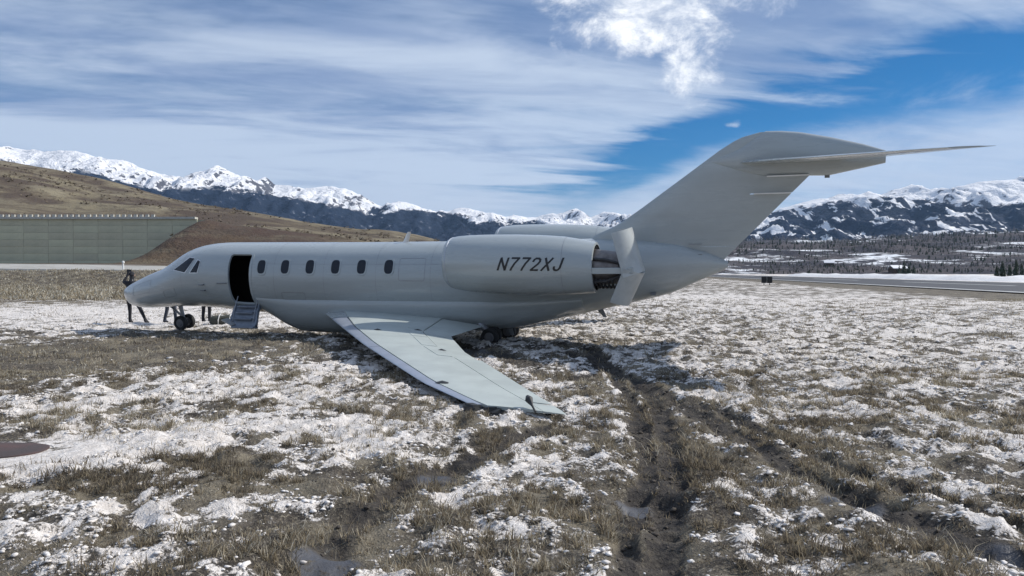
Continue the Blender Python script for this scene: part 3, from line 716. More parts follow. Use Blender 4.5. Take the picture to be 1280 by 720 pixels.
# door surround with rounded corners
def ring_on_fus(s0, s1, a0, a1, wd, off, rc, name, mat, n=10):
    V, Fc = [], []; hm = .95
    def rr(ex):
        out = []
        cs, ca = (s0 + s1) / 2, (a0 + a1) / 2; hs, ha = (s1 - s0) / 2 + ex, (a1 - a0) / 2 + ex / hm; r = max(rc + ex, .01)
        for qx, qy, st in ((1, 1, 0), (-1, 1, 90), (-1, -1, 180), (1, -1, 270)):
            for k in range(n + 1):
                b = R(st + 90 * k / n); out.append((cs + qx * (hs - r) + r * math.cos(b), ca + (qy * (ha - r / hm)) + r / hm * math.sin(b)))
            lx, ly = out[-1]
            nq = {0: (-1, 1), 90: (-1, -1), 180: (1, -1), 270: (1, 1)}[st]
            nx_, ny_ = cs + nq[0] * (hs - r) + r * math.cos(R(st + 90)), ca + nq[1] * (ha - r / hm) + r / hm * math.sin(R(st + 90))
            for k in range(1, n): out.append((lx + (nx_ - lx) * k / n, ly + (ny_ - ly) * k / n))
        return out
    A, B = rr(-wd * .3), rr(wd * .7)
    rings = [[fpt(*p, -.05) for p in A], [fpt(*p, off) for p in A], [fpt(*p, off) for p in B], [fpt(*p, -.01) for p in B]]
    v, f = loft(rings, False, False); return mesh(name, v, f, mat, jet)
ring_on_fus(d0, d1, aA, aB, .07, .010, .10, 'door_frame', M['paint'])

for hs0, hs1, ha0, ha1 in ((.95, 1.75, R(58), R(92)), (2.3, 2.75, R(100), R(118)), (9.75, 10.45, R(52), R(86)), (6.3, 7.0, R(104), R(116))):
    ring_on_fus(hs0, hs1, ha0, ha1, .012, .0022, .05, 'access_hatch', M['strut'], n=6)
def patch(name, polys, mat, off, parent=jet, n=7):
    """a small pane lying on the near fuselage side: quads given as pixel corners"""
    V, Fc = [], []
    for q in polys:
        b = len(V); q = np.array(q, float)
        for i in range(n):
            for j in range(n):
                u, v = i / (n - 1), j / (n - 1)
                p = (q[0] * (1 - u) + q[1] * u) * (1 - v) + (q[3] * (1 - u) + q[2] * u) * v
                V.append(hit(p[0], p[1], off)[0])
        for i in range(n - 1):
            for j in range(n - 1): Fc.append((b + i * n + j, b + (i + 1) * n + j, b + (i + 1) * n + j + 1, b + i * n + j + 1))
    o = mesh(name, V, Fc, mat, parent); return o
def mirrored(o, name):
    me = o.data.copy(); me.transform(Matrix.Scale(-1, 4, (0, 1, 0))); me.flip_normals(); c = bpy.data.objects.new(name, me); COL.objects.link(c); c.parent = o.parent; return c
for nm, q in (('windshield_pane', [(217.5, 337.2), (237.5, 322), (243, 323), (230.5, 340.3)]), ('cockpit_side_window', [(247.5, 325), (250, 326.5), (246, 340.5), (237.5, 340.5)])):
    fr = patch('window_frame', [[(q[0][0] - 1.2, q[0][1] + .4), (q[1][0] - .3, q[1][1] - 1), (q[2][0] + 1, q[2][1] - .8), (q[3][0] + .8, q[3][1] + 1)] if nm[0] == 'w' else [(q[0][0] - .4, q[0][1] - 1.2), (q[1][0] + .9, q[1][1] - .6), (q[2][0] + .8, q[2][1] + .9), (q[3][0] - 1.3, q[3][1] + .9)]], M['trim'], .006)
    pn = patch(nm, [q], M['glass'], .012); mirrored(fr, 'window_frame'); mirrored(pn, nm)
# cabin windows: rounded panes with frames, both sides
def oval(s, a, ws, wa, off, n=28, e=3.2):
    out = [fpt(s, a, off)]
    for k in range(n):
        t = 2 * math.pi * k / n; c, q = math.cos(t), math.sin(t); r = (abs(c) ** e + abs(q) ** e) ** (-1 / e); out.append(fpt(s + ws * r * c, a + wa * r * q, off))
    return out
for px in (327, 356.5, 387.5, 419.5, 452, 486):
    _, s, a = hit(px, 333.5)
    P = oval(s, a, .122, .195, .010); Fp = [(0, 1 + k, 1 + (k + 1) % 28) for k in range(28)]
    A, B, C = oval(s, a, .120, .19, .013)[1:], oval(s, a, .155, .235, .011)[1:], oval(s, a, .16, .24, -.004)[1:]
    o = mesh('cabin_window', P, Fp, M['glass'], jet)
    v, f = loft([A, B, C], False, False); r = mesh('window_frame', v, f, M['paint'], o)
    c = mirrored(o, 'cabin_window'); c2 = mirrored(r, 'window_frame'); c2.parent = c
# belly fairing
fs = [(5.0, .66, .88), (5.45, .60, .895), (5.7, .45, .915), (6.0, .25, .93), (6.4, .09, .945), (7.5, .065, .945), (9.5, .13, .945), (11, .21, .945), (11.9, .265, .94), (12.6, .335, .92), (13.5, .54, .87), (14.4, .80, .74)]
g = np.array(fs); rings = []
for s in np.linspace(5.44, 14.35, 56):
    b, w = (float(smooth_curve(g[:, 0], g[:, k], s, .14)) for k in (1, 2)); zc = 1.22; rings.append([]); w = min(w, .875)
    bulge = float(sstep(s, 5.5, 7.2) * (1 - sstep(s, 12.0, 14.0)))
    for k in range(48):
        a = 2 * math.pi * k / 48; ex = .94 - .08 * float(sstep(s, 5.6, 7.6)); sn, cn = math.sin(a), math.cos(a); fr = abs(cn) ** ex
        if cn <= 0: rings[-1].append((s, -math.copysign(w * abs(sn) ** ex + .05 * bulge * math.sin(math.pi * fr), sn) if abs(sn) > 1e-6 else 0, zc - (zc - b) * fr))
        else: rings[-1].append((s, -w * .9 * sn, zc + .1 * cn))
v, f = loft(rings); mesh('belly_fairing', v, f, M['paint'], jet, sharp=R(60))

# wings ---------------------------------------------------------------
WDI = .575 / 8.8
def wz(y): return .68 + (abs(y) - .95) * WDI
def wing_hit(px, py, dz=0.0):
    d = MJ.T @ ray(px, py)       # plane z = .66 - (y + .95) * m
    m = WDI; k = (.68 + dz - m * .95 - CL[2] - m * CL[1]) / (d[2] + m * d[1]); return CL + k * d
LE = np.array([wing_hit(*p, .02)[:2] for p in [(401, 389), (420, 403.5), (454, 430), (478, 445.5), (528, 477.5), (589, 505), (620, 513)]])
TE = np.array([wing_hit(*p, 0)[:2] for p in [(563, 415), (581, 435), (619, 458.5), (656, 482), (705, 512)]])
Ly, Ls, Ty, Ts = -LE[:, 1], LE[:, 0], -TE[:, 1], TE[:, 0]
def le(y): return float(np.interp(y, np.concatenate([[0], Ly, [9.75]]), np.concatenate([[Ls[0] - .5], Ls, [Ls[-1] + (9.75 - Ly[-1]) * 1.05]])))
def te(y): return float(np.interp(y, np.concatenate([[0], Ty, [9.75]]), np.concatenate([[Ts[0] - .1], Ts, [Ts[-1] + (9.75 - Ty[-1]) * .5]])))
print('wing', [(round(y, 2), round(le(y), 2), round(te(y), 2)) for y in (1, 2, 4, 6, 8, 9, 9.6)])
def wthick(y): return np.interp(y, [.9, 3, 9.7], [.42, .24, .085])
def airfoil(u): return 5 * (.2969 * math.sqrt(max(u, 0)) - .126 * u - .3516 * u * u + .2843 * u ** 3 - .1036 * u ** 4)   # full thickness 1 at peak
def wpt(y, u, up, sgn):
    c = te(y) - le(y); z = wz(y) - .07 * (u - .3) * c * .5 + (airfoil(u) * float(wthick(y)) * (.56 if up else -.44)); return (le(y) + u * c, sgn * y, z)
def wing_piece(name, y0, y1, u0, u1, mat, sgn, parent, lift=0.0, droop=0.0, thin=1.0):
    ys = np.linspace(y0, y1, max(3, int((y1 - y0) / .35) + 2)); us = [u0 + (u1 - u0) * (1 - math.cos(math.pi * k / 12)) / 2 for k in range(13)]
    rings = []
    for y in ys:
        up = [list(wpt(y, u, True, sgn)) for u in us]; dn = [list(wpt(y, u, False, sgn)) for u in us]
        for P in (up, dn):
            for k, p in enumerate(P):
                p[2] += lift - droop * abs(us[k] - (u0 if droop_from_front else u1)) * (te(y) - le(y))
        if u0 <= .001: rings.append([tuple(p) for p in up[::-1]] + [tuple(p) for p in dn[1:]])
        else: rings.append([tuple(p) for p in up[::-1]] + [tuple(p) for p in dn])
    v, f = loft(rings); return mesh(name, v, f, mat, parent)
droop_from_front = True
for sgn, side in ((-1, 'left'), (1, 'right')):
    wg = wing_piece('wing', .55, 9.45, .125, .745, M['wing'], sgn, jet)
    if sgn < 0: wg['label'] = 'left wing panel with its tip on the ground'
    wing_piece('wing_root_leading_edge', .55, 1.75, 0, .122, M['paint'], sgn, wg)
    droop_from_front = False
    wing_piece('slat', 1.80, 5.55, 0, .112, M['slat'], sgn, wg, lift=-.004); wing_piece('slat', 5.58, 9.40, 0, .112, M['slat'], sgn, wg, lift=-.004)
    droop_from_front = True
    wing_piece('flap', .9, 3.45, .752, 1.0, M['wing'], sgn, wg, lift=-.006, droop=.05); wing_piece('flap', 3.48, 6.1, .752, 1.0, M['wing'], sgn, wg, lift=-.006, droop=.05)
    wing_piece('aileron', 6.14, 9.0, .752, 1.0, M['wing'], sgn, wg, lift=.002, droop=-.01); wing_piece('wing_tip', 9.04, 9.45, .752, 1.0, M['wing'], sgn, wg)
    for ya, yb in ((1.9, 2.9), (3.0, 4.0), (4.1, 5.1), (5.2, 6.1)):    # spoiler panels just proud of the skin
        V, Fc = [], []
        for i, y in enumerate(np.linspace(ya, yb - .03, 6)):
            for u in (.60, .67, .74): p = wpt(y, u, True, sgn); V.append((p[0], p[1], p[2] + .006))
            for u in (.74, .67, .60): p = wpt(y, u, True, sgn); V.append((p[0], p[1], p[2] - .006))
        rg = [V[i * 6:(i + 1) * 6] for i in range(6)]; v, f = loft(rg); mesh('spoiler_panel', v, f, M['wing'], wg)
    if sgn < 0:
        # scrapes, broken hinge covers and the torn tip of the grounded wing
        for y, u, sx, sy, rz in ((3.6, .30, .13, .05, .5), (3.1, .70, .15, .04, .1), (5.5, .73, .13, .04, .2), (8.35, .17, .14, .07, .5)):
            p = wpt(y, u, True, sgn); v, f = [], []
            n = 9
            v = [(p[0], p[1], p[2] + .035)] + [(p[0] + sx * math.cos(2 * math.pi * k / n + .3) * random.uniform(.6, 1.1), p[1] + sy * math.sin(2 * math.pi * k / n + .3) * random.uniform(.6, 1.2), wpt(-(p[1] + sy * math.sin(2 * math.pi * k / n + .3)), u, True, sgn)[2] + .004) for k in range(n)]
            f = [(0, 1 + k, 1 + (k + 1) % n) for k in range(n)]; mesh('torn_skin', v, f, M['debris'], wg)
        p = np.array(wpt(9.45, .25, True, sgn)); V, Fc = [], []
        for k in range(12):
            c = (p[0] - .36 + k * .045 + random.uniform(-.03, .03), p[1] + random.uniform(-.10, .03), p[2] - .05 + random.uniform(-.05, .03))
            box(c, (.16, .12, .07), V, Fc, Matrix.Rotation(random.uniform(-.7, .7), 3, 'Z') @ Matrix.Rotation(random.uniform(-.5, .5), 3, 'X'))
        o = mesh('crushed_tip', V, Fc, M['debris'], wg, smooth=False); o['label'] = 'crushed black leading corner of the wing tip'
        a = pl(669.5, 515, p[1] - .02); b = pl(661, 499, p[1] + .10)
        mid = (a + b) / 2
        V, Fc = tube([a, mid, b, b + (b - a) * .25], [.012, .014, .05, .02], 10); o = mesh('bent_tip_light', V, Fc, M['debris'], wg); o['label'] = 'dark bent light stalk sticking up at the wing tip'

# engines -------------------------------------------------------------
def nacelle(sgn):
    L = 1.75 * sgn
    prof = [(11.95, .40), (11.55, .445), (11.34, .47), (11.285, .50), (11.29, .535), (11.36, .575), (11.55, .615), (11.9, .648), (12.4, .668), (13.1, .676), (13.7, .668), (14.2, .642), (14.6, .598), (14.92, .552), (14.93, .50), (14.6, .50), (14.3, .40)]
    prof = [(a + .22 * max(0, 13 - a) / 1.72, b) for a, b in prof]
    def cz(s): return float(np.interp(s, [11.3, 12.3, 13.2, 14.2, 15], [2.16, 2.12, 2.10, 2.075, 2.03]))
    N = 48
    def ringat(s, r): return [(s, L + r * math.sin(2 * math.pi * k / N), cz(s) + r * math.cos(2 * math.pi * k / N)) for k in range(N)]
    v, f = loft([ringat(*p) for p in prof], False, False); nac = mesh('engine_nacelle', v, f, M['paint'], jet, sharp=R(50))
    v, f = loft([ringat(*p) for p in prof[2:5]] + [ringat(11.60, .588), ringat(11.61, .57)], False, False)
    mesh('inlet_lip', [(a, b + .0, c) for a, b, c in v], f, M['slat'], nac)
    v, f = loft([ringat(12.06, .42), ringat(12.07, .02)], False, True); mesh('fan_face', v, f, M['cavity'], nac)
    v, f = loft([ringat(12.06, .12), ringat(11.90, .09), ringat(11.78, .01)], False, True); mesh('fan_spinner', v, f, M['hot'], nac)
    for s in (14.28,):                                             # panel seams round the cowl
        r = float(np.interp(s, [p[0] for p in prof[4:13]], [p[1] for p in prof[4:13]]))
        v, f = loft([ringat(s - .004, r + .002), ringat(s + .004, r + .002)], False, False); mesh('cowl_seam', v, f, M['strut'], nac)
    # exhaust core
    v, f = loft([ringat(14.35, .40), ringat(14.9, .40), ringat(15.25, .36), ringat(15.45, .33), ringat(15.44, .30), ringat(15.0, .28)], True, True); mesh('exhaust_core', v, f, M['hot'], nac)
    # side beams that carry the reverser doors
    for q in (-1, 1):
        V, Fc = [], []
        for s, w in ((14.55, .50), (14.95, .535), (15.4, .50), (15.78, .455)):
            V.append([(s, L + q * (w + .0), cz(s) - .075), (s, L + q * w, cz(s) + .055), (s, L + q * (w - .06), cz(s) + .055), (s, L + q * (w - .06), cz(s) - .075)])
        v, f = loft(V); bevel(mesh('reverser_beam', v, f, M['paint'], nac, smooth=False), .01)
        # inner ducts seen in the open gaps
        for zz in (-.27, .24):
            v, f = tube([(14.8, L + q * .36, cz(15) + zz), (15.2, L + q * .38, cz(15) + zz * .9), (15.62, L + q * .33, cz(15) + zz * .35)], [.035, .03, .025], 8); mesh('reverser_actuator', v, f, M['cavity'], nac)
    for zz in (-1,):
        for k in range(5):
            x = 14.97 + k * .085
            rr = .425; V, Fc = [], []
            ring = []
            for ss_ in (x, x + .03):
                ring.append([(ss_, L + r_ * math.sin(b), cz(15) + r_ * math.cos(b)) for r_ in (.41, .46) for b in ([R(a) for a in range(-62, 63, 12)] if r_ < .43 else [R(a) for a in range(62, -63, -12)])])
            if zz < 0: ring = [[(p[0], p[1], 2 * cz(15) - p[2]) for p in rg] for rg in ring]
            v, f = loft(ring); mesh('cascade_vane', v, f, M['cavity'], nac, smooth=False)
    # clamshell reverser doors, swung open behind the nozzle
    for zz, hi in ((1, (15.74, 2.90)), (-1, (15.66, 1.20))):
        ap = Vector((15.96, 0, 1.94 + .025 * zz)); tip = Vector((hi[0], 0, hi[1])); ax = (tip - ap); ln = ax.length; ax.normalize()
        nrm = Vector((ax.z, 0, -ax.x)) * (1 if zz > 0 else -1)
        if nrm.x < 0: nrm = -nrm
        rings = []
        for shell in (0, 1):
            for i in range(11):
                w_ = i / 10; Rr = .55 - .04 * w_ - .045 * shell
                row = []
                for k in range(25):
                    u = R(-73 + 146 * k / 24); p = ap + ax * (ln * w_) + nrm * ((Rr * math.cos(u)) - .55) + Vector((0, Rr * math.sin(u), 0))
                    if w_ == 0: p -= nrm * 0
                    row.append((p.x, p.y + L, p.z))
                rings.append(row)
        n = 25; V = [p for r_ in rings for p in r_]; Fc = []
        for sh in (0, 1):
            for i in range(10):
                for k in range(n - 1): a = (sh * 11 + i) * n + k; Fc.append((a, a + 1, a + n + 1, a + n))
        for i in range(10):
            for k in (0, n - 1): a = i * n + k; b = a + 11 * n; Fc.append((a, a + n, b + n, b))
        for i in (0, 10):
            for k in range(n - 1): a = i * n + k; b = a + 11 * n; Fc.append((a, a + 1, b + 1, b))
        mesh('reverser_door', V, Fc, M['door'], nac, sharp=R(30))
    # pylon
    rings = []
    for y in (.55, .9, 1.25):
        rings.append([(11.9 + 3.2 * u, sgn * y, 2.03 + e * .12 * airfoil(u)) for u, e in [(k / 12, 1) for k in range(13)] + [(k / 12, -1) for k in range(11, 0, -1)]])
    v, f = loft(rings); mesh('engine_pylon', v, f, M['paint'], nac)
    return nac, cz, prof
nacL, czL, profL = nacelle(-1); nacR, _, _ = nacelle(1)
# registration on the cowl
def stroke(pts, w):
    out = []
    for (ax_, ay_), (bx_, by_) in zip(pts[:-1], pts[1:]):
        d_ = Vector((bx_ - ax_, by_ - ay_)); d_.normalize(); n_ = Vector((-d_.y, d_.x)) * w / 2; e_ = d_ * w * .28
        out.append([(ax_ - e_.x + n_.x, ay_ - e_.y + n_.y), (bx_ + e_.x + n_.x, by_ + e_.y + n_.y), (bx_ + e_.x - n_.x, by_ + e_.y - n_.y), (ax_ - e_.x - n_.x, ay_ - e_.y - n_.y)])
    return out
GL = {'N': [[(0, 0), (0, 1)], [(0, 1), (.52, 0)], [(.52, 0), (.52, 1)]], '7': [[(0, 1), (.52, 1)], [(.52, 1), (.30, .55), (.20, .22), (.16, 0)]],
      '2': [[(.02, .74), (.06, .88), (.16, .98), (.36, .98), (.48, .88), (.50, .72), (.42, .54), (.04, .04)], [(.02, .02), (.52, .02)]], 'X': [[(0, 0), (.54, 1)], [(.04, 1), (.52, 0)]],
      'J': [[(.46, 1), (.46, .24), (.40, .08), (.28, .01), (.14, .04), (.05, .16), (.03, .30)]]}
bm = bmesh.new(); pen = 0.0
for ch in 'N772XJ':
    for st_ in GL[ch]:
        for qd in stroke(st_, .155):
            bm.faces.new([bm.verts.new((pen + x + .30 * y, y, 0)) for x, y in qd])
    pen += .80
tm = bpy.data.meshes.new('registration_lettering')
ys = [v.co.y for v in bm.verts]; xs = [v.co.x for v in bm.verts]; x0, x1, y0, y1 = min(xs), max(xs), min(ys), max(ys)
for k in range(1, 10): bmesh.ops.bisect_plane(bm, geom=bm.verts[:] + bm.edges[:] + bm.faces[:], plane_co=(0, y0 + (y1 - y0) * k / 10, 0), plane_no=(0, 1, 0))
for k in range(1, 24): bmesh.ops.bisect_plane(bm, geom=bm.verts[:] + bm.edges[:] + bm.faces[:], plane_co=(x0 + (x1 - x0) * k / 24, 0, 0), plane_no=(1, 0, 0))
tl, tr_, bl = pl(620, 321.5, -2.42), pl(704.5, 322.5, -2.42), pl(620, 338.5, -2.42)
for v in bm.verts:
    u, w = (v.co.x - x0) / (x1 - x0), (v.co.y - y0) / (y1 - y0)
    s = tl[0] + (tr_[0] - tl[0]) * u; z = bl[2] + (tl[2] - bl[2]) * w - .02 * u
    r = float(np.interp(s, [p[0] for p in profL[4:13]], [p[1] for p in profL[4:13]])) + .004; dz = z - czL(s)
    v.co = (s, -1.75 - math.sqrt(max(r * r - dz * dz, .01)), z)
bmesh.ops.recalc_face_normals(bm, faces=bm.faces); bm.to_mesh(tm); bm.free(); tm.materials.clear(); tm.materials.append(M['black'])
to = bpy.data.objects.new('registration_lettering', tm); COL.objects.link(to); to.parent = nacL; to['label'] = 'black slanted registration reading N772XJ'

# tail ----------------------------------------------------------------
finle = np.array([[14.3, 2.30], [14.55, 2.62], [14.84, 2.72], [15.13, 2.86], [15.61, 3.18], [16.53, 3.83], [17.42, 4.46], [17.77, 4.67], [18.02, 4.77], [18.30, 4.815]])
tea, teb = pl(905.5, 324), pl(1012, 219)
def fle(z): return float(np.interp(z, finle[:, 1], finle[:, 0]))
def fte(z): return float(min(tea[0] + (teb[0] - tea[0]) * (z - tea[2]) / (teb[2] - tea[2]), np.interp(z, [3.9, 4.5, 4.7, 4.82], [30, 20.2, 19.6, 18.75])))
def fin_piece(name, z0, z1, u0, u1, mat, parent, thick=1.0, n=16):
    rings = []
    for z in np.linspace(z0, z1, n):
        c = fte(z) - fle(z); th = np.interp(z, [2.0, 3.0, 4.8], [.30, .26, .15]) * thick * (.985 if u0 > .6 and thick == 1 else 1)
        us = [u0 + (u1 - u0) * (1 - math.cos(math.pi * k / 12)) / 2 for k in range(13)]
        rings.append([(fle(z) + u * c, -.5 * th * airfoil(u) - .003, z) for u in us] + [(fle(z) + u * c, .5 * th * airfoil(u) + .003, z) for u in us[::-1]])
    v, f = loft(rings); return mesh(name, v, f, mat, parent, sharp=R(50))
fin = fin_piece('tail_fin', 2.25, 4.81, 0, .70, M['paint'], jet, n=30)
fin_piece('tail_fin_base', 1.92, 2.30, .3, 1.0, M['paint'], fin)
fin_piece('rudder', 2.305, 3.46, .69, 1.0, M['paint'], fin); fin_piece('upper_rudder', 3.475, 3.86, .665, 1.0, M['paint'], fin, 1.22)
for z, s0, s1, w in ((3.845, 18.42, 19.28, .118), (3.47, 18.15, 18.92, .10)):
    v, f = box(((s0 + s1) / 2, 0, z), (s1 - s0, 2 * w, .028)); mesh('rudder_edge_highlight', v, f, M['trim'], fin, smooth=False)  # added pale strips standing in for light caught on the upper rudder's edges
# seam where fin meets the tail cone and an access panel
bt = np.array([pl(*p)[[0, 2]] for p in [(955, 164), (975, 163.5), (1000, 165), (1040, 171.5), (1080, 180), (1111, 189)]])
bb = np.array([pl(*p)[[0, 2]] for p in [(955, 221), (1012, 219.5), (1035, 219.5), (1060, 214), (1085, 208.5), (1107, 203.5)]])
rings = []
for s in np.linspace(17.2, float(bb[-1, 0]) - .005, 34):
    t_ = float(smooth_curve([17.2, 17.8] + list(bt[:, 0]), [4.25, 4.45] + list(bt[:, 1]), s, .02)) if s > 17.8 else 4.25 + (s - 17.2) * .35
    b_ = float(smooth_curve([17.2, 17.9] + list(bb[:, 0]), [4.15, 3.95] + list(bb[:, 1]), s, .02))
    w = float(np.interp(s, [17.2, 17.8, 18.6, 19.4, 20.2, 20.7, 20.86], [.03, .10, .16, .185, .13, .07, .045])); t_ = max(t_, b_ + .06)
    rings.append([(s, -w * math.copysign(abs(math.sin(a)) ** .85, math.sin(a)), (t_ + b_) / 2 + (t_ - b_) / 2 * math.cos(a)) for a in [2 * math.pi * k / 28 for k in range(28)]])
v, f = loft(rings); mesh('tail_bullet_fairing', v, f, M['paint'], fin, sharp=R(50))
v, f = box((19.66, 0, 3.80), (.10, .05, .07)); mesh('bullet_fitting', v, f, M['seam'], fin, smooth=False)
rle = pl(921, 203.5); rte = pl(1105, 195.5)
TIPZ = float(pl(1245, 182, -3.97)[2])
def stab(name, sgn, y0, y1, u0, u1, mat, parent):
    rings = []
    for y in np.linspace(y0, y1, 14):
        k = y / 3.97; l_ = rle[0] + (20.92 - rle[0]) * k; t_ = rte[0] + ((21.83 if sgn < 0 else 21.5) - rte[0]) * k
        if k > .93: l_ += (k - .93) * 3.0
        zz = (rle[2] + (rte[2] - rle[2]) * .5) * (1 - k) + TIPZ * k; th = .22 * (1 - k) + .055 * k
        us = [u0 + (u1 - u0) * (1 - math.cos(math.pi * q / 10)) / 2 for q in range(11)]
        tilt = (rte[2] - rle[2]) * (1 - k)
        rings.append([(l_ + u * (t_ - l_), sgn * y, zz + tilt * (u - .5) + .5 * th * airfoil(u) + .002) for u in us] + [(l_ + u * (t_ - l_), sgn * y, zz + tilt * (u - .5) - .5 * th * airfoil(u) - .002) for u in us[::-1]])
    v, f = loft(rings); return mesh(name, v, f, mat, parent, sharp=R(40))
for sgn in (-1, 1):
    sb = stab('tailplane', sgn, .05, 3.97, 0, .70, M['paint'], jet); stab('elevator', sgn, .25, 3.93, .71, 1.0, M['paint'], sb)
# small fittings
def blade(name, s, y, z0, h, c, rake, parent=jet, down=False, mat='paint', w=.02):
    e = -1 if down else 1; rings = []
    for k in (0, .5, 1):
        cc = c * (1 - .45 * k); rings.append([(s + rake * k + cc * u, y + w * (1 - .5 * k) * q, z0 + e * h * k) for u, q in ((0, 0), (.3, 1), (1, 0), (.3, -1))])
    v, f = loft(rings); return mesh(name, v, f, M[mat], parent)
sA_ = pl(503, 303); blade('top_antenna', sA_[0], 0, 2.47, .29, .17, .17, mat='trim')
sB_ = pl(631, 409); blade('belly_antenna', sB_[0], 0, float(sB_[2]) + .06, .26, .20, .14, down=True, mat='seam', w=.03)
sC_ = pl(746, 388); blade('tail_antenna', sC_[0], 0, float(fbot(sC_[0])) + .03, .20, .16, .16, down=True, mat='seam', w=.03)
for px, py in ((255, 356), (257, 363)):
    p, s, a = hit(px, py); v, f = tube([p, (p[0], p[1] - .06, p[2]), (p[0] - .12, p[1] - .075, p[2])], [.02, .016, .012], 8); mesh('air_data_probe', v, f, M['seam'], jet)
v, f = tube([hit(271, 354, .004)[0], hit(276, 354, .006)[0], hit(284, 354, .004)[0]], .016, 6); mesh('door_hinge_line', v, f, M['seam'], jet)
for s in (3.05, 6.1, 7.6, 9.1, 10.6, 15.2):
    pts = [fpt(s, a, .0015) for a in np.linspace(0, 2 * math.pi, 48, endpoint=False)]; pts2 = [fpt(s + .009, a, .0015) for a in np.linspace(0, 2 * math.pi, 48, endpoint=False)]
    v, f = loft([pts, pts2], False, False); mesh('skin_seam', v, f, M['strut'], jet)
for a in (R(62), R(118)):
    for q in (1, -1):
        st_ = [x for x in stations if 5.5 < x < 14.5]; v, f = loft([[fpt(x, q * a, .0015) for x in st_], [fpt(x, q * (a + .007), .0015) for x in st_]], False, False, cyc=False); mesh('lap_seam', v, f, M['strut'], jet)
for px, py, w, h in ((869, 305, .30, .05), (868, 318, .34, .06)):
    p = pl(px, py, -.13); v, f = box((p[0], -.135, p[2]), (w, .05, .012)); mesh('fin_vent', v, f, M['seam'], fin, smooth=False)
p = pl(818, 366, -.2); v, f = box((p[0], -.30, p[2]), (.12, .3, .05)); mesh('tail_cone_vent', v, f, M['seam'], jet, smooth=False)

# undercarriage
def wheel(c, r, w, parent):
    v, f = disc_y(c, [(r * .55, -w * .32), (r * .8, -w * .5), (r * .94, -w * .42), (r, -w * .2), (r, w * .2), (r * .94, w * .42), (r * .8, w * .5), (r * .55, w * .32)])
    o = mesh('wheel', v, f, M['tyre'], parent); v, f = disc_y(c, [(.05, -w * .46), (r * .3, -w * .46), (r * .34, -w * .36), (r * .56, -w * .34), (r * .56, w * .34), (r * .34, w * .36), (r * .3, w * .46), (.05, w * .46)]); mesh('hub', v, f, M['hub'], o); return o
ng = pl(231, 404.5); gs = float(ng[0])
legm = mesh('nose_gear', *tube([(gs - .12, 0, .85), (gs - .05, 0, .5), (gs, 0, .22)], [.07, .055, .05], 12), M['strut'], jet)
for y in (-.16, .16): wheel((gs, y, .215 + .02), .215, .13, legm)
mesh('gear_axle', *tube([(gs, -.16, .235), (gs, .16, .235)], .04, 8), M['strut'], legm)
mesh('gear_drag_brace', *tube([(gs - .02, 0, .38), (gs - .55, 0, .78)], .035, 8), M['strut'], legm)
for sgn in (-1, 1):
    z = .22 if sgn < 0 else .08
    mg = mesh('main_gear', *tube([(11.7, sgn * .6, .55), (12.05, sgn * .78, z + .05)], [.10, .08], 10), M['strut'], jet)
    for dx in (-.12, .14): wheel((12.05, sgn * .70 + dx, z), .22, .18, mg)

# lowered airstair door
sill = np.array(fpt((d0 + d1) / 2, aB, 0)); sz = float(sill[2]); sy = float(sill[1])
dw = (d1 - d0) - .06; cs = (d0 + d1) / 2 + .12
rings = []
for k in range(9):
    q = k / 8; y = sy - .02 - .36 * q; z = sz - .03 - .50 * q + .06 * math.sin(math.pi * q)
    rings.append([(cs - dw / 2 - .05, y + .02, z - .02), (cs + dw / 2 + .05 + .1 * q, y + .02, z - .02), (cs + dw / 2 + .05 + .1 * q, y - .04, z + .06), (cs + dw / 2 + .02 + .1 * q, y - .04, z + .06), (cs + dw / 2 + .0 + .1 * q, y - .02, z + .0), (cs - dw / 2, y - .02, z + .0), (cs - dw / 2 - .02, y - .04, z + .06), (cs - dw / 2 - .05, y - .04, z + .06)])
v, f = loft(rings); stair = mesh('airstair_door', v, f, M['stair'], jet); stair['label'] = 'lowered airstair door hanging below the dark doorway'
for k in range(3):
    q = (k + .7) / 3.4; y = sy - .05 - .36 * q; z = sz + .06 - .50 * q
    v, f = box((cs + .03, y + .02, z), (dw - .08, .20, .035)); bevel(mesh('step', v, f, M['stair'], stair, smooth=False), .008)
for x in (cs - dw / 2 + .02, cs + dw / 2 + .02):
    v, f = tube([(x, sy - .38, sz - .42), (x + .02, sy - .26, sz - .10), (x, sy - .04, sz + .22)], .013, 8); mesh('handrail', v, f, M['strut'], stair)
v, f = box((cs + .10, sy - .42, sz - .56), (dw + .05, .22, .05), rot=Matrix.Rotation(R(-14), 3, 'X')); bevel(mesh('folded_lower_step', v, f, M['stair'], stair, smooth=False), .01)
v, f = box((cs - .36, sy - .42, sz - .42), (.34, .26, .025), rot=Matrix.Rotation(R(25), 3, 'Y')); mesh('stair_flap', v, f, M['trim'], stair, smooth=False)

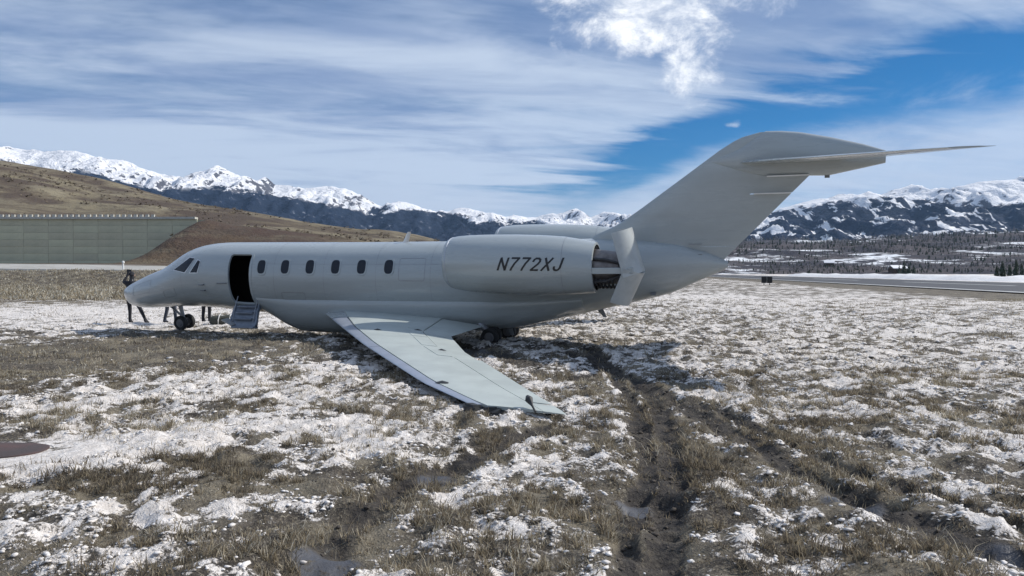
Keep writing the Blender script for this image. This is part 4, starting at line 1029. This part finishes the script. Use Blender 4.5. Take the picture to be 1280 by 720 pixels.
# ------------------------------------------------------------------ people behind the nose
def skin_body(name, joints, edges, mats, pick, loc, rz, label):
    me = bpy.data.meshes.new(name); keys = list(joints); ix = {k: i for i, k in enumerate(keys)}
    me.from_pydata([joints[k][:3] for k in keys], [(ix[a], ix[b]) for a, b in edges], [])
    o = bpy.data.objects.new(name, me); COL.objects.link(o)
    o.modifiers.new('skin', 'SKIN'); 
    for i, k in enumerate(keys):
        r = joints[k][3]; r = r if isinstance(r, tuple) else (r, r)
        me.skin_vertices[0].data[i].radius = r; me.skin_vertices[0].data[i].use_root = (k == 'pelvis')
    o.modifiers['skin'].use_smooth_shade = True
    sm = o.modifiers.new('sub', 'SUBSURF'); sm.levels = 2; sm.render_levels = 2
    bpy.context.view_layer.update(); d = bpy.context.evaluated_depsgraph_get(); nm = bpy.data.meshes.new_from_object(o.evaluated_get(d))
    o.modifiers.clear(); o.data = nm; nm.name = name
    nm.materials.clear()
    for m_ in mats: nm.materials.append(m_)
    for p in nm.polygons: p.material_index = pick(p.center); p.use_smooth = True
    o.location = loc; o.rotation_euler = (0, 0, rz); tag(o, label, 'person', 'people behind the jet nose'); return o
def legs(J, Ed, hipz, feet, knee_fwd=.05):
    for s, (fx_, fy_) in zip('LR', feet):
        q = 1 if s == 'L' else -1; h = (q * .09, 0, hipz - .04); k = ((h[0] + fx_) / 2 + knee_fwd * 0, (fy_) / 2 - knee_fwd, hipz * .52)
        J['hip' + s] = (*h, .088); J['knee' + s] = (*k, .062); J['ankle' + s] = (fx_, fy_, .09, .045); J['toe' + s] = (fx_, fy_ - .17, .04, (.042, .032)); J['heel' + s] = (fx_, fy_ + .03, .04, .036)
        Ed += [('pelvis', 'hip' + s), ('hip' + s, 'knee' + s), ('knee' + s, 'ankle' + s), ('ankle' + s, 'heel' + s), ('ankle' + s, 'toe' + s)]
def hand(J, Ed, s, wr, d, side, up):
    wr, d, side, up = map(Vector, (wr, d, side, up)); pal = wr + d * .075; J['palm' + s] = (*pal, (.036, .02)); Ed.append(('wrist' + s, 'palm' + s))
    for i, (o_, l_) in enumerate(((-.026, .065), (-.009, .075), (.009, .07), (.026, .055))):
        a = pal + side * o_ + d * .025; b = a + d * l_ * .55 + up * .006; c = b + d * l_ * .3 + up * .022
        for n_, p_ in (('a', a), ('b', b), ('c', c)): J['f%d%s%s' % (i, n_, s)] = (*p_, .0095)
        Ed += [('palm' + s, 'f%da%s' % (i, s)), ('f%da%s' % (i, s), 'f%db%s' % (i, s)), ('f%db%s' % (i, s), 'f%dc%s' % (i, s))]
    a = wr + d * .03 + side * .045; b = a + d * .045 + side * .012 + up * .012; J['ta' + s] = (*a, .011); J['tb' + s] = (*b, .009); Ed += [('wrist' + s, 'ta' + s), ('ta' + s, 'tb' + s)]
def head_parts(o, c, face, hair_mat, cap=None):
    c = Vector(c); face = Vector(face).normalized(); side = face.cross(Vector((0, 0, 1))).normalized(); up = side.cross(face).normalized()
    V, Fc = [], []; n, m = 16, 8
    for i in range(m + 1):
        for k in range(n):
            a = 2 * math.pi * k / n; e = R(-5 + 95 * i / m); r = Vector((math.cos(a) * math.cos(e), math.sin(a) * math.cos(e), math.sin(e)))
            V.append(tuple(c + face * r.x * .108 + side * r.y * .092 + up * (r.z * .118 + .02) - face * .012))
    for i in range(m):
        for k in range(n): Fc.append((i * n + k, i * n + (k + 1) % n, (i + 1) * n + (k + 1) % n, (i + 1) * n + k))
    mesh('knit_cap' if cap else 'hair', V, Fc, cap or hair_mat, o)
    for q in (-1, 1):
        v, f = tube([c + side * q * .078, c + side * q * .095 + up * .012, c + side * q * .088 + up * .03], [.016, .022, .012], 8); mesh('ear', v, f, M['skin'], o)
        v, f = tube([c + face * .088 + side * q * .033 + up * .012, c + face * .098 + side * q * .033 + up * .012], [.012, .006], 8); mesh('eye', v, f, M['black'], o)
    v, f = tube([c + face * .088 + up * .02, c + face * .118 - up * .02, c + face * .088 - up * .03], [.010, .016, .012], 8); mesh('nose', v, f, M['skin'], o)
    v, f = tube([c + face * .09 - up * .055 + side * .022, c + face * .096 - up * .055, c + face * .09 - up * .055 - side * .022], .006, 6); mesh('mouth', v, f, M['hair'], o)
def person(px, py, rz, label, pose, cm, tm_, cap=None):
    g_ = gnd(px, py); z = float(height(np.array([g_[0]]), np.array([g_[1]]))[0]); J, Ed = {}, []
    if pose == 'photo':
        hz = .88; J['pelvis'] = (0, 0, hz, (.15, .11)); J['waist'] = (0, -.01, 1.04, (.14, .10)); J['chest'] = (0, -.02, 1.25, (.175, .12)); J['neck'] = (0, -.03, 1.43, .06); J['head'] = (0, -.05, 1.53, (.08, .09)); J['crown'] = (0, -.05, 1.63, (.075, .085))
        legs(J, Ed, hz, ((.08, -.05), (-.52, .10)))
        el = ((.30, -.10, 1.36), (-.27, -.20, 1.12)); wr = ((.22, -.22, 1.60), (-.12, -.36, 1.20)); hd = (0, -.25, .97)
    elif pose == 'bend':
        hz = .86; J['pelvis'] = (0, 0, hz, (.15, .11)); J['waist'] = (0, -.10, .98, (.14, .10)); J['chest'] = (0, -.27, 1.08, (.17, .12)); J['neck'] = (0, -.42, 1.13, .06); J['head'] = (0, -.51, 1.14, (.08, .09)); J['crown'] = (0, -.60, 1.19, (.075, .085))
        legs(J, Ed, hz, ((.19, .05), (-.19, -.05)))
        el = ((.24, -.38, .88), (-.24, -.38, .88)); wr = ((.16, -.52, .72), (-.16, -.52, .72)); hd = (0, -.55, -.83)
    else:
        hz = .90; J['pelvis'] = (0, 0, hz, (.15, .11)); J['waist'] = (0, 0, 1.06, (.14, .10)); J['chest'] = (0, -.01, 1.28, (.175, .12)); J['neck'] = (0, -.01, 1.46, .06); J['head'] = (0, -.03, 1.56, (.08, .09)); J['crown'] = (0, -.03, 1.66, (.075, .085))
        legs(J, Ed, hz, ((.10, .02), (-.10, -.03)))
        el = ((.27, .03, 1.10), (-.27, .03, 1.10)); wr = ((.27, -.10, .88), (-.27, -.10, .88)); hd = (0, -.25, -.97)
    Ed += [('pelvis', 'waist'), ('waist', 'chest'), ('chest', 'neck'), ('neck', 'head'), ('head', 'crown')]
    cx = J['chest']
    for s, q, e_, w_ in (('L', 1, el[0], wr[0]), ('R', -1, el[1], wr[1])):
        J['sh' + s] = (q * .20, cx[1] + (-.03 if pose == 'bend' else 0), cx[2] + .10, .072); J['elbow' + s] = (*e_, .052); J['wrist' + s] = (*w_, .034)
        Ed += [('chest', 'sh' + s), ('sh' + s, 'elbow' + s), ('elbow' + s, 'wrist' + s)]
        hand(J, Ed, s, w_, hd, (-q, 0, 0), (0, -.6, .1))
    hc = Vector(J['head'][:3]); wv = [Vector(w) for w in wr]; nz = J['neck']
    def pick(c):
        c = Vector(c)
        if min((c - w).dot(Vector(hd)) if (c - w).length < .26 else -1 for w in wv) > .0: return 2
        if (c - hc).length < .15 or (c - Vector(J['crown'][:3])).length < .14: return 3 if (pose != 'bend' and c.y > hc.y - .015) or (pose == 'bend' and c.z > hc.z + .02) else 2
        if c.z < .07: return 3
        return 1 if c.z < hz + .02 and not (pose == 'bend' and c.y < -.2) else 0
    o = skin_body('person', J, Ed, [cm, tm_, M['skin'], M['black']], pick, (g_[0], g_[1], z + .01), rz, label)
    face = (0, -1, .02) if pose != 'bend' else (0, -.75, -.66)
    head_parts(o, (Vector(J['head'][:3]) + Vector(J['crown'][:3])) / 2, face, M['hair'], cap); return o
def phone(o):
    m_ = o.matrix_basis.copy() if False else Matrix.Translation(o.location) @ Matrix.Rotation(o.rotation_euler[2], 4, 'Z'); c = m_ @ Vector((.20, -.27, 1.74))
    t_ = thing('mobile_phone', tuple(c), 'dark mobile phone held up by the person at the nose tip', 'phone', rz=o.rotation_euler[2])
    v, f = box((0, 0, 0), (.16, .012, .078)); bevel(mesh('phone_case', v, f, M['black'], t_, smooth=False), .005); v, f = box((0, .008, 0), (.148, .003, .068)); mesh('screen', v, f, M['glass'], t_, smooth=False)
p1 = person(164.5, 404.5, R(180), 'person in black clothes standing mid stride behind the nose tip with one arm raised', 'photo', M['cloth_dark'], M['cloth_dark'], M['cloth_dark'])
phone(p1)
person(212.5, 405, R(160), 'person in dark jeans bending down behind the nose beside the front wheel', 'bend', M['cloth_grey'], M['cloth_blue'])
person(257.5, 405, R(175), 'person in charcoal clothes standing behind the fuselage ahead of the airstair', 'stand', M['cloth_grey'], M['cloth_dark'])

# equipment bag on the snow behind the airstair
bg = gnd(281, 405.5); bag = thing('duffel_bag', (bg[0], bg[1], float(height(np.array([bg[0]]), np.array([bg[1]]))[0])), 'olive duffel bag with pale strap on the snow behind the airstair', 'bag', rz=R(8))
rings = []
for k in range(13):
    q = k / 12 * 2 - 1; r = (1 - abs(q) ** 5 * .55); rings.append([(q * .46, .19 * r * math.copysign(abs(math.cos(a)) ** .7, math.cos(a)), .17 + (.17 + .02 * math.sin(5 * q)) * r * math.copysign(abs(math.sin(a)) ** .7, math.sin(a))) for a in [2 * math.pi * j / 20 for j in range(20)]])
v, f = loft(rings); mesh('bag_body', v, f, M['bag'], bag, sharp=R(60))
for x in (-.16, .18): v, f = tube([(x, -.205, .02), (x, -.20, .2), (x + .02, -.12, .34), (x + .02, .05, .37), (x, .19, .3)], .018, 6); mesh('strap', v, f, M['strap'], bag)

# rust brown ground plate at the left edge
pc = gnd(0, 566); plate = thing('ground_plate', (pc[0] - .40, pc[1] + .02, -.034), 'flat rust brown plate lying in the ground beside bright snow', 'ground plate', rz=R(6))
rings = [[(.80 * r * math.copysign(abs(math.cos(a)) ** .8, math.cos(a)), .36 * r * math.copysign(abs(math.sin(a)) ** .8, math.sin(a)), z) for a in [2 * math.pi * k / 40 for k in range(40)]] for r, z in ((.97, -.06), (.97, .045), (.93, .05), (.5, .053), (.02, .054))]
v, f = loft(rings); mesh('plate_cover', v, f, M['soil_pad'], plate)
rings = [[(.815 * r * math.copysign(abs(math.cos(a)) ** .8, math.cos(a)), .375 * r * math.copysign(abs(math.sin(a)) ** .8, math.sin(a)), z) for a in [2 * math.pi * k / 40 for k in range(40)]] for r, z in ((1.03, -.07), (1.03, .02), (.99, .032), (.955, .03), (.955, -.05))]
v, f = loft(rings, False, False); mesh('plate_rim', v, f, M['frame_steel'], plate)

# ------------------------------------------------------------------ dead grass
def grass_material():
    m = bpy.data.materials.new('dead_grass'); m.use_nodes = True; t = NT(m.node_tree); t.n.clear()
    a = t.node('ShaderNodeAttribute', attribute_name='tint').outputs['Fac']
    r = t.node('ShaderNodeValToRGB', {0: a}); e = r.color_ramp; e.elements[0].color = (.085, .070, .055, 1); e.elements[1].color = (.66, .61, .50, 1)
    for p, c in ((.35, (.19, .158, .118, 1)), (.7, (.35, .29, .19, 1))): q = e.elements.new(p); q.color = c
    p = t.node('ShaderNodeBsdfPrincipled', {'Base Color': r.outputs[0], 'Roughness': .8, 'Specular IOR Level': .2})
    tr = t.node('ShaderNodeBsdfTranslucent', {'Color': r.outputs[0]}); mx = t.node('ShaderNodeMixShader', {0: .45, 1: p.outputs[0], 2: tr.outputs[0]})
    o = t.node('ShaderNodeOutputMaterial'); t.l.new(mx.outputs[0], o.inputs[0]); return m
def grass(name, n, ylo, yhi, hlo, hhi, wlo, whi, thr, seed, label, p0=-120, p1=1400, pale=0.0):
    r = np.random.default_rng(seed)
    N = n * 4
    Y = np.sqrt(r.uniform(ylo ** 2, yhi ** 2, N)); X = (r.uniform(p0, p1, N) - 640) / F * Y
    # gather into tufts
    cell = .16; cxn = np.round(X / cell) * cell + .10 * (vnoise(np.round(X / cell) * 3.7, np.round(Y / cell) * 5.1) - .5); cyn = np.round(Y / cell) * cell
    k = r.random(N) * .62; X = X + (cxn - X) * k; Y = Y + (cyn - Y) * k
    s, mud, wet = fields(X, Y)
    cl = .5 * fbm(X * 1.3 + 60, Y * 1.3 + 2, 3) + .5 * fbm(X * 4.5 + 60, Y * 4.5 + 2, 3)
    p = (1 - sstep(s, thr - .22, thr + .30)) * (1 - .88 * sstep(mud, .35, .75)) * (1 - sstep(wet, .3, .6)) * (.25 + 1.2 * sstep(cl, .38, .62)) + .13 * (1 - sstep(mud, .3, .7))
    keep = np.where(r.random(N) < p)[0][:n]; X, Y, s, cl = X[keep], Y[keep], s[keep], cl[keep]
    pd = polyd(X, Y, [(pc[0] - 1.0, pc[1]), (pc[0] + .5, pc[1] + .05)]); ok = pd > .52; X, Y, s, cl = X[ok], Y[ok], s[ok], cl[ok]
    lc = (np.stack([X, Y, 0 * X], 1) - NOSE) @ MJ; yl = -lc[:, 1]
    on = (yl > 7.6) & (yl < 9.7) & (lc[:, 0] > np.interp(yl, Ly, Ls) - .05) & (lc[:, 0] < np.interp(yl, Ty, Ts) + .25); X, Y, s, cl = X[~on], Y[~on], s[~on], cl[~on]
    m_ = len(X); Z = height(X, Y, fields(X, Y)) - .012
    h = r.uniform(hlo, hhi, m_) * (.45 + 1.25 * sstep(cl, .40, .68)) * np.where(r.random(m_) < .06, 1.8, 1.0); w = r.uniform(wlo, whi, m_); a = r.uniform(0, 6.283, m_); lean = r.uniform(.2, 1.25, m_); la = a + r.normal(0, .5, m_) + 1.2
    dx, dy = np.cos(a) * w, np.sin(a) * w; lx, ly = np.cos(la) * h * lean, np.sin(la) * h * lean
    hz = h / np.sqrt(1 + .5 * lean ** 2)
    P = np.empty((m_, 5, 3))
    P[:, 0] = np.stack([X - dx, Y - dy, Z], 1); P[:, 1] = np.stack([X + dx, Y + dy, Z], 1)
    P[:, 2] = np.stack([X + dx * .8 + lx * .38, Y + dy * .8 + ly * .38, Z + hz * .62], 1); P[:, 3] = np.stack([X - dx * .8 + lx * .38, Y - dy * .8 + ly * .38, Z + hz * .62], 1)
    P[:, 4] = np.stack([X + lx, Y + ly, Z + hz], 1)
    b = (np.arange(m_) * 5)[:, None]
    tri = np.concatenate([b + np.array([[0, 1, 2]]), b + np.array([[0, 2, 3]]), b + np.array([[3, 2, 4]])], 0)
    me = bpy.data.meshes.new(name); V = P.reshape(-1, 3)
    me.vertices.add(len(V)); me.vertices.foreach_set('co', V.ravel().astype(np.float32)); me.loops.add(tri.size); me.loops.foreach_set('vertex_index', tri.ravel().astype(np.int32))
    me.polygons.add(len(tri)); me.polygons.foreach_set('loop_start', np.arange(0, tri.size, 3, dtype=np.int32)); me.polygons.foreach_set('loop_total', np.full(len(tri), 3, dtype=np.int32)); me.update(); me.validate()
    at_ = me.attributes.new('tint', 'FLOAT', 'POINT'); tint = np.clip(.10 + pale + .80 * r.random(m_) ** 1.3 + .75 * (fbm(X * .8, Y * .8 + 4, 3) - .42), 0, 1); at_.data.foreach_set('value', np.repeat(tint, 5).astype(np.float32))
    me.materials.append(GM); o = bpy.data.objects.new(name, me); COL.objects.link(o); return tag(o, label, 'grass', kind='stuff')
GM = grass_material()
grass('dead_grass', 300000, 3.4, 13, .018, .065, .0018, .0040, .44, 11, 'dead brown grass tufts poking through the near snow')
grass('dead_grass', 150000, 12, 48, .025, .07, .004, .010, .38, 12, 'dead brown grass in the field around the jet')

grass('tall_dead_grass', 60000, 46, 97, .06, .22, .02, .05, .50, 13, 'tan grass bank below the service road', -120, 420, .22)
def lumps(name, n, ylo, yhi, rlo, rhi, mat, cond, seed, label, flat):
    r = np.random.default_rng(seed); N = n * 5
    Y = np.sqrt(r.uniform(ylo ** 2, yhi ** 2, N)); X = (r.uniform(-60, 1340, N) - 640) / F * Y; f_ = fields(X, Y)
    k = np.where(r.random(N) < cond(*f_))[0][:n]; X, Y = X[k], Y[k]; Z = height(X, Y, tuple(a[k] for a in f_)); m_ = len(k)
    ok = np.hypot((X + 5.0) / 1.25, (Y - 7.15) / .8) > 1
    ph = (1 + 5 ** .5) / 2
    P = np.array([(-1, ph, 0), (1, ph, 0), (-1, -ph, 0), (1, -ph, 0), (0, -1, ph), (0, 1, ph), (0, -1, -ph), (0, 1, -ph), (ph, 0, -1), (ph, 0, 1), (-ph, 0, -1), (-ph, 0, 1)]) / 1.9
    PF = np.array([(0, 11, 5), (0, 5, 1), (0, 1, 7), (0, 7, 10), (0, 10, 11), (1, 5, 9), (5, 11, 4), (11, 10, 2), (10, 7, 6), (7, 1, 8), (3, 9, 4), (3, 4, 2), (3, 2, 6), (3, 6, 8), (3, 8, 9), (4, 9, 5), (2, 4, 11), (6, 2, 10), (8, 6, 7), (9, 8, 1)])
    X, Y, Z = X[ok], Y[ok], Z[ok]; m_ = len(X)
    R_ = rlo * (rhi / rlo) ** (r.random(m_) ** 2.0); a = r.uniform(0, 6.28, m_); el_ = r.uniform(.7, 1.9, m_)
    px_, py_ = P[None, :, 0] * el_[:, None], P[None, :, 1] + 0 * a[:, None]
    Q = np.stack([(px_ * np.cos(a)[:, None] - py_ * np.sin(a)[:, None]), (px_ * np.sin(a)[:, None] + py_ * np.cos(a)[:, None]), np.broadcast_to(P[None, :, 2] * flat, px_.shape)], -1)
    Q = Q * (1 + r.normal(0, .20, Q.shape)) * R_[:, None, None] + np.stack([X, Y, Z + R_ * flat * .25], 1)[:, None, :]
    Fc_ = (PF[None] + (np.arange(m_) * 12)[:, None, None]).reshape(-1, 3); V = Q.reshape(-1, 3)
    me = bpy.data.meshes.new(name); me.vertices.add(len(V)); me.vertices.foreach_set('co', V.ravel().astype(np.float32)); me.loops.add(Fc_.size); me.loops.foreach_set('vertex_index', Fc_.ravel().astype(np.int32))
    me.polygons.add(len(Fc_)); me.polygons.foreach_set('loop_start', np.arange(0, Fc_.size, 3, dtype=np.int32)); me.polygons.foreach_set('loop_total', np.full(len(Fc_), 3, dtype=np.int32)); me.update(); me.validate()
    me.polygons.foreach_set('use_smooth', np.ones(len(Fc_), bool)); me.materials.append(mat); o = bpy.data.objects.new(name, me); COL.objects.link(o); return tag(o, label, 'snow' if 'snow' in name else 'soil', kind='stuff')
M['crumb'] = material('crusted_snow', (.80, .765, .73), .75, col2=(.58, .54, .50), vscale=3, bump=.6, bscale=30)
M['clod'] = material('soil_clod', (.085, .070, .056), .95, col2=(.05, .042, .036), vscale=5, bump=.6, bscale=30)
lumps('snow_crumbs', 30000, 3.6, 15, .005, .026, M['crumb'], lambda s, m, w: (.02 + .9 * sstep(s, .28, .46) * (1 - sstep(s, .62, .9))) * (1 - .9 * sstep(m, .2, .5)), 21, 'small crusted snow lumps among the grass', .5)
lumps('snow_crumbs', 14000, 13, 36, .012, .06, M['crumb'], lambda s, m, w: (.02 + .9 * sstep(s, .28, .46) * (1 - sstep(s, .62, .9))) * (1 - .9 * sstep(m, .2, .5)), 23, 'crusted snow lumps in the field around the jet', .4)
lumps('soil_clods', 14000, 3.6, 30, .006, .024, M['clod'], lambda s, m, w: (.02 + .9 * sstep(m, .25, .7)) * (1 - sstep(w, .2, .4)), 22, 'loose dark soil clods along the wheel tracks', .7)
# scrub on the hillside
r = np.random.default_rng(31); n = 5200; Y = r.uniform(106, 430, n); X = r.uniform(-330, 10, n); k = fbm(X * .03 + 3, Y * .03, 4) + .18 * (r.random(n) - .5) > .50; X, Y = X[k], Y[k]
ok = (np.abs(Y - 150.5) > 2.5) & ~((Y < 152) & (X < -73)); X, Y = X[ok], Y[ok]; Z = hill_h(X, Y) - 14 * sstep(X, -5, 22); rr_ = random.Random(9); V, Fc = [], []
for x, y, z in zip(X, Y, Z):
    h = rr_.uniform(.25, .95) * (1 + .002 * y)
    for q in range(7):
        b = len(V); a = rr_.uniform(0, 6.28); d = rr_.uniform(0, .7) * h; c = Vector((x + d * math.cos(a), y + d * math.sin(a), z + rr_.uniform(.1, .8) * h * .6))
        for _ in range(3): V.append(tuple(c + Vector((rr_.uniform(-.5, .5), rr_.uniform(-.5, .5), rr_.uniform(-.3, .35))) * h))
        Fc.append((b, b + 1, b + 2))
M['scrub'] = material('dry_scrub', (.115, .090, .070), .95, col2=(.17, .14, .09), vscale=.06)
tag(mesh('hillside_scrub', V, Fc, M['scrub'], smooth=False), 'low dry scrub scattered over the brown hillside', 'scrub', kind='stuff')

# ------------------------------------------------------------------ air
hm = bpy.data.materials.new('mountain_air'); hm.use_nodes = True; t = NT(hm.node_tree); t.n.clear()
pv = t.node('ShaderNodeVolumePrincipled', {'Color': (.42, .66, 1.0, 1), 'Density': 2.0e-5, 'Anisotropy': .2}); o = t.node('ShaderNodeOutputMaterial'); t.l.new(pv.outputs[0], o.inputs['Volume'])
v, f = box((500, 5200, 1096), (29000, 13600, 2204)); tag(mesh('haze', v, f, hm, smooth=False), 'thin blue mountain air', 'haze', kind='stuff')
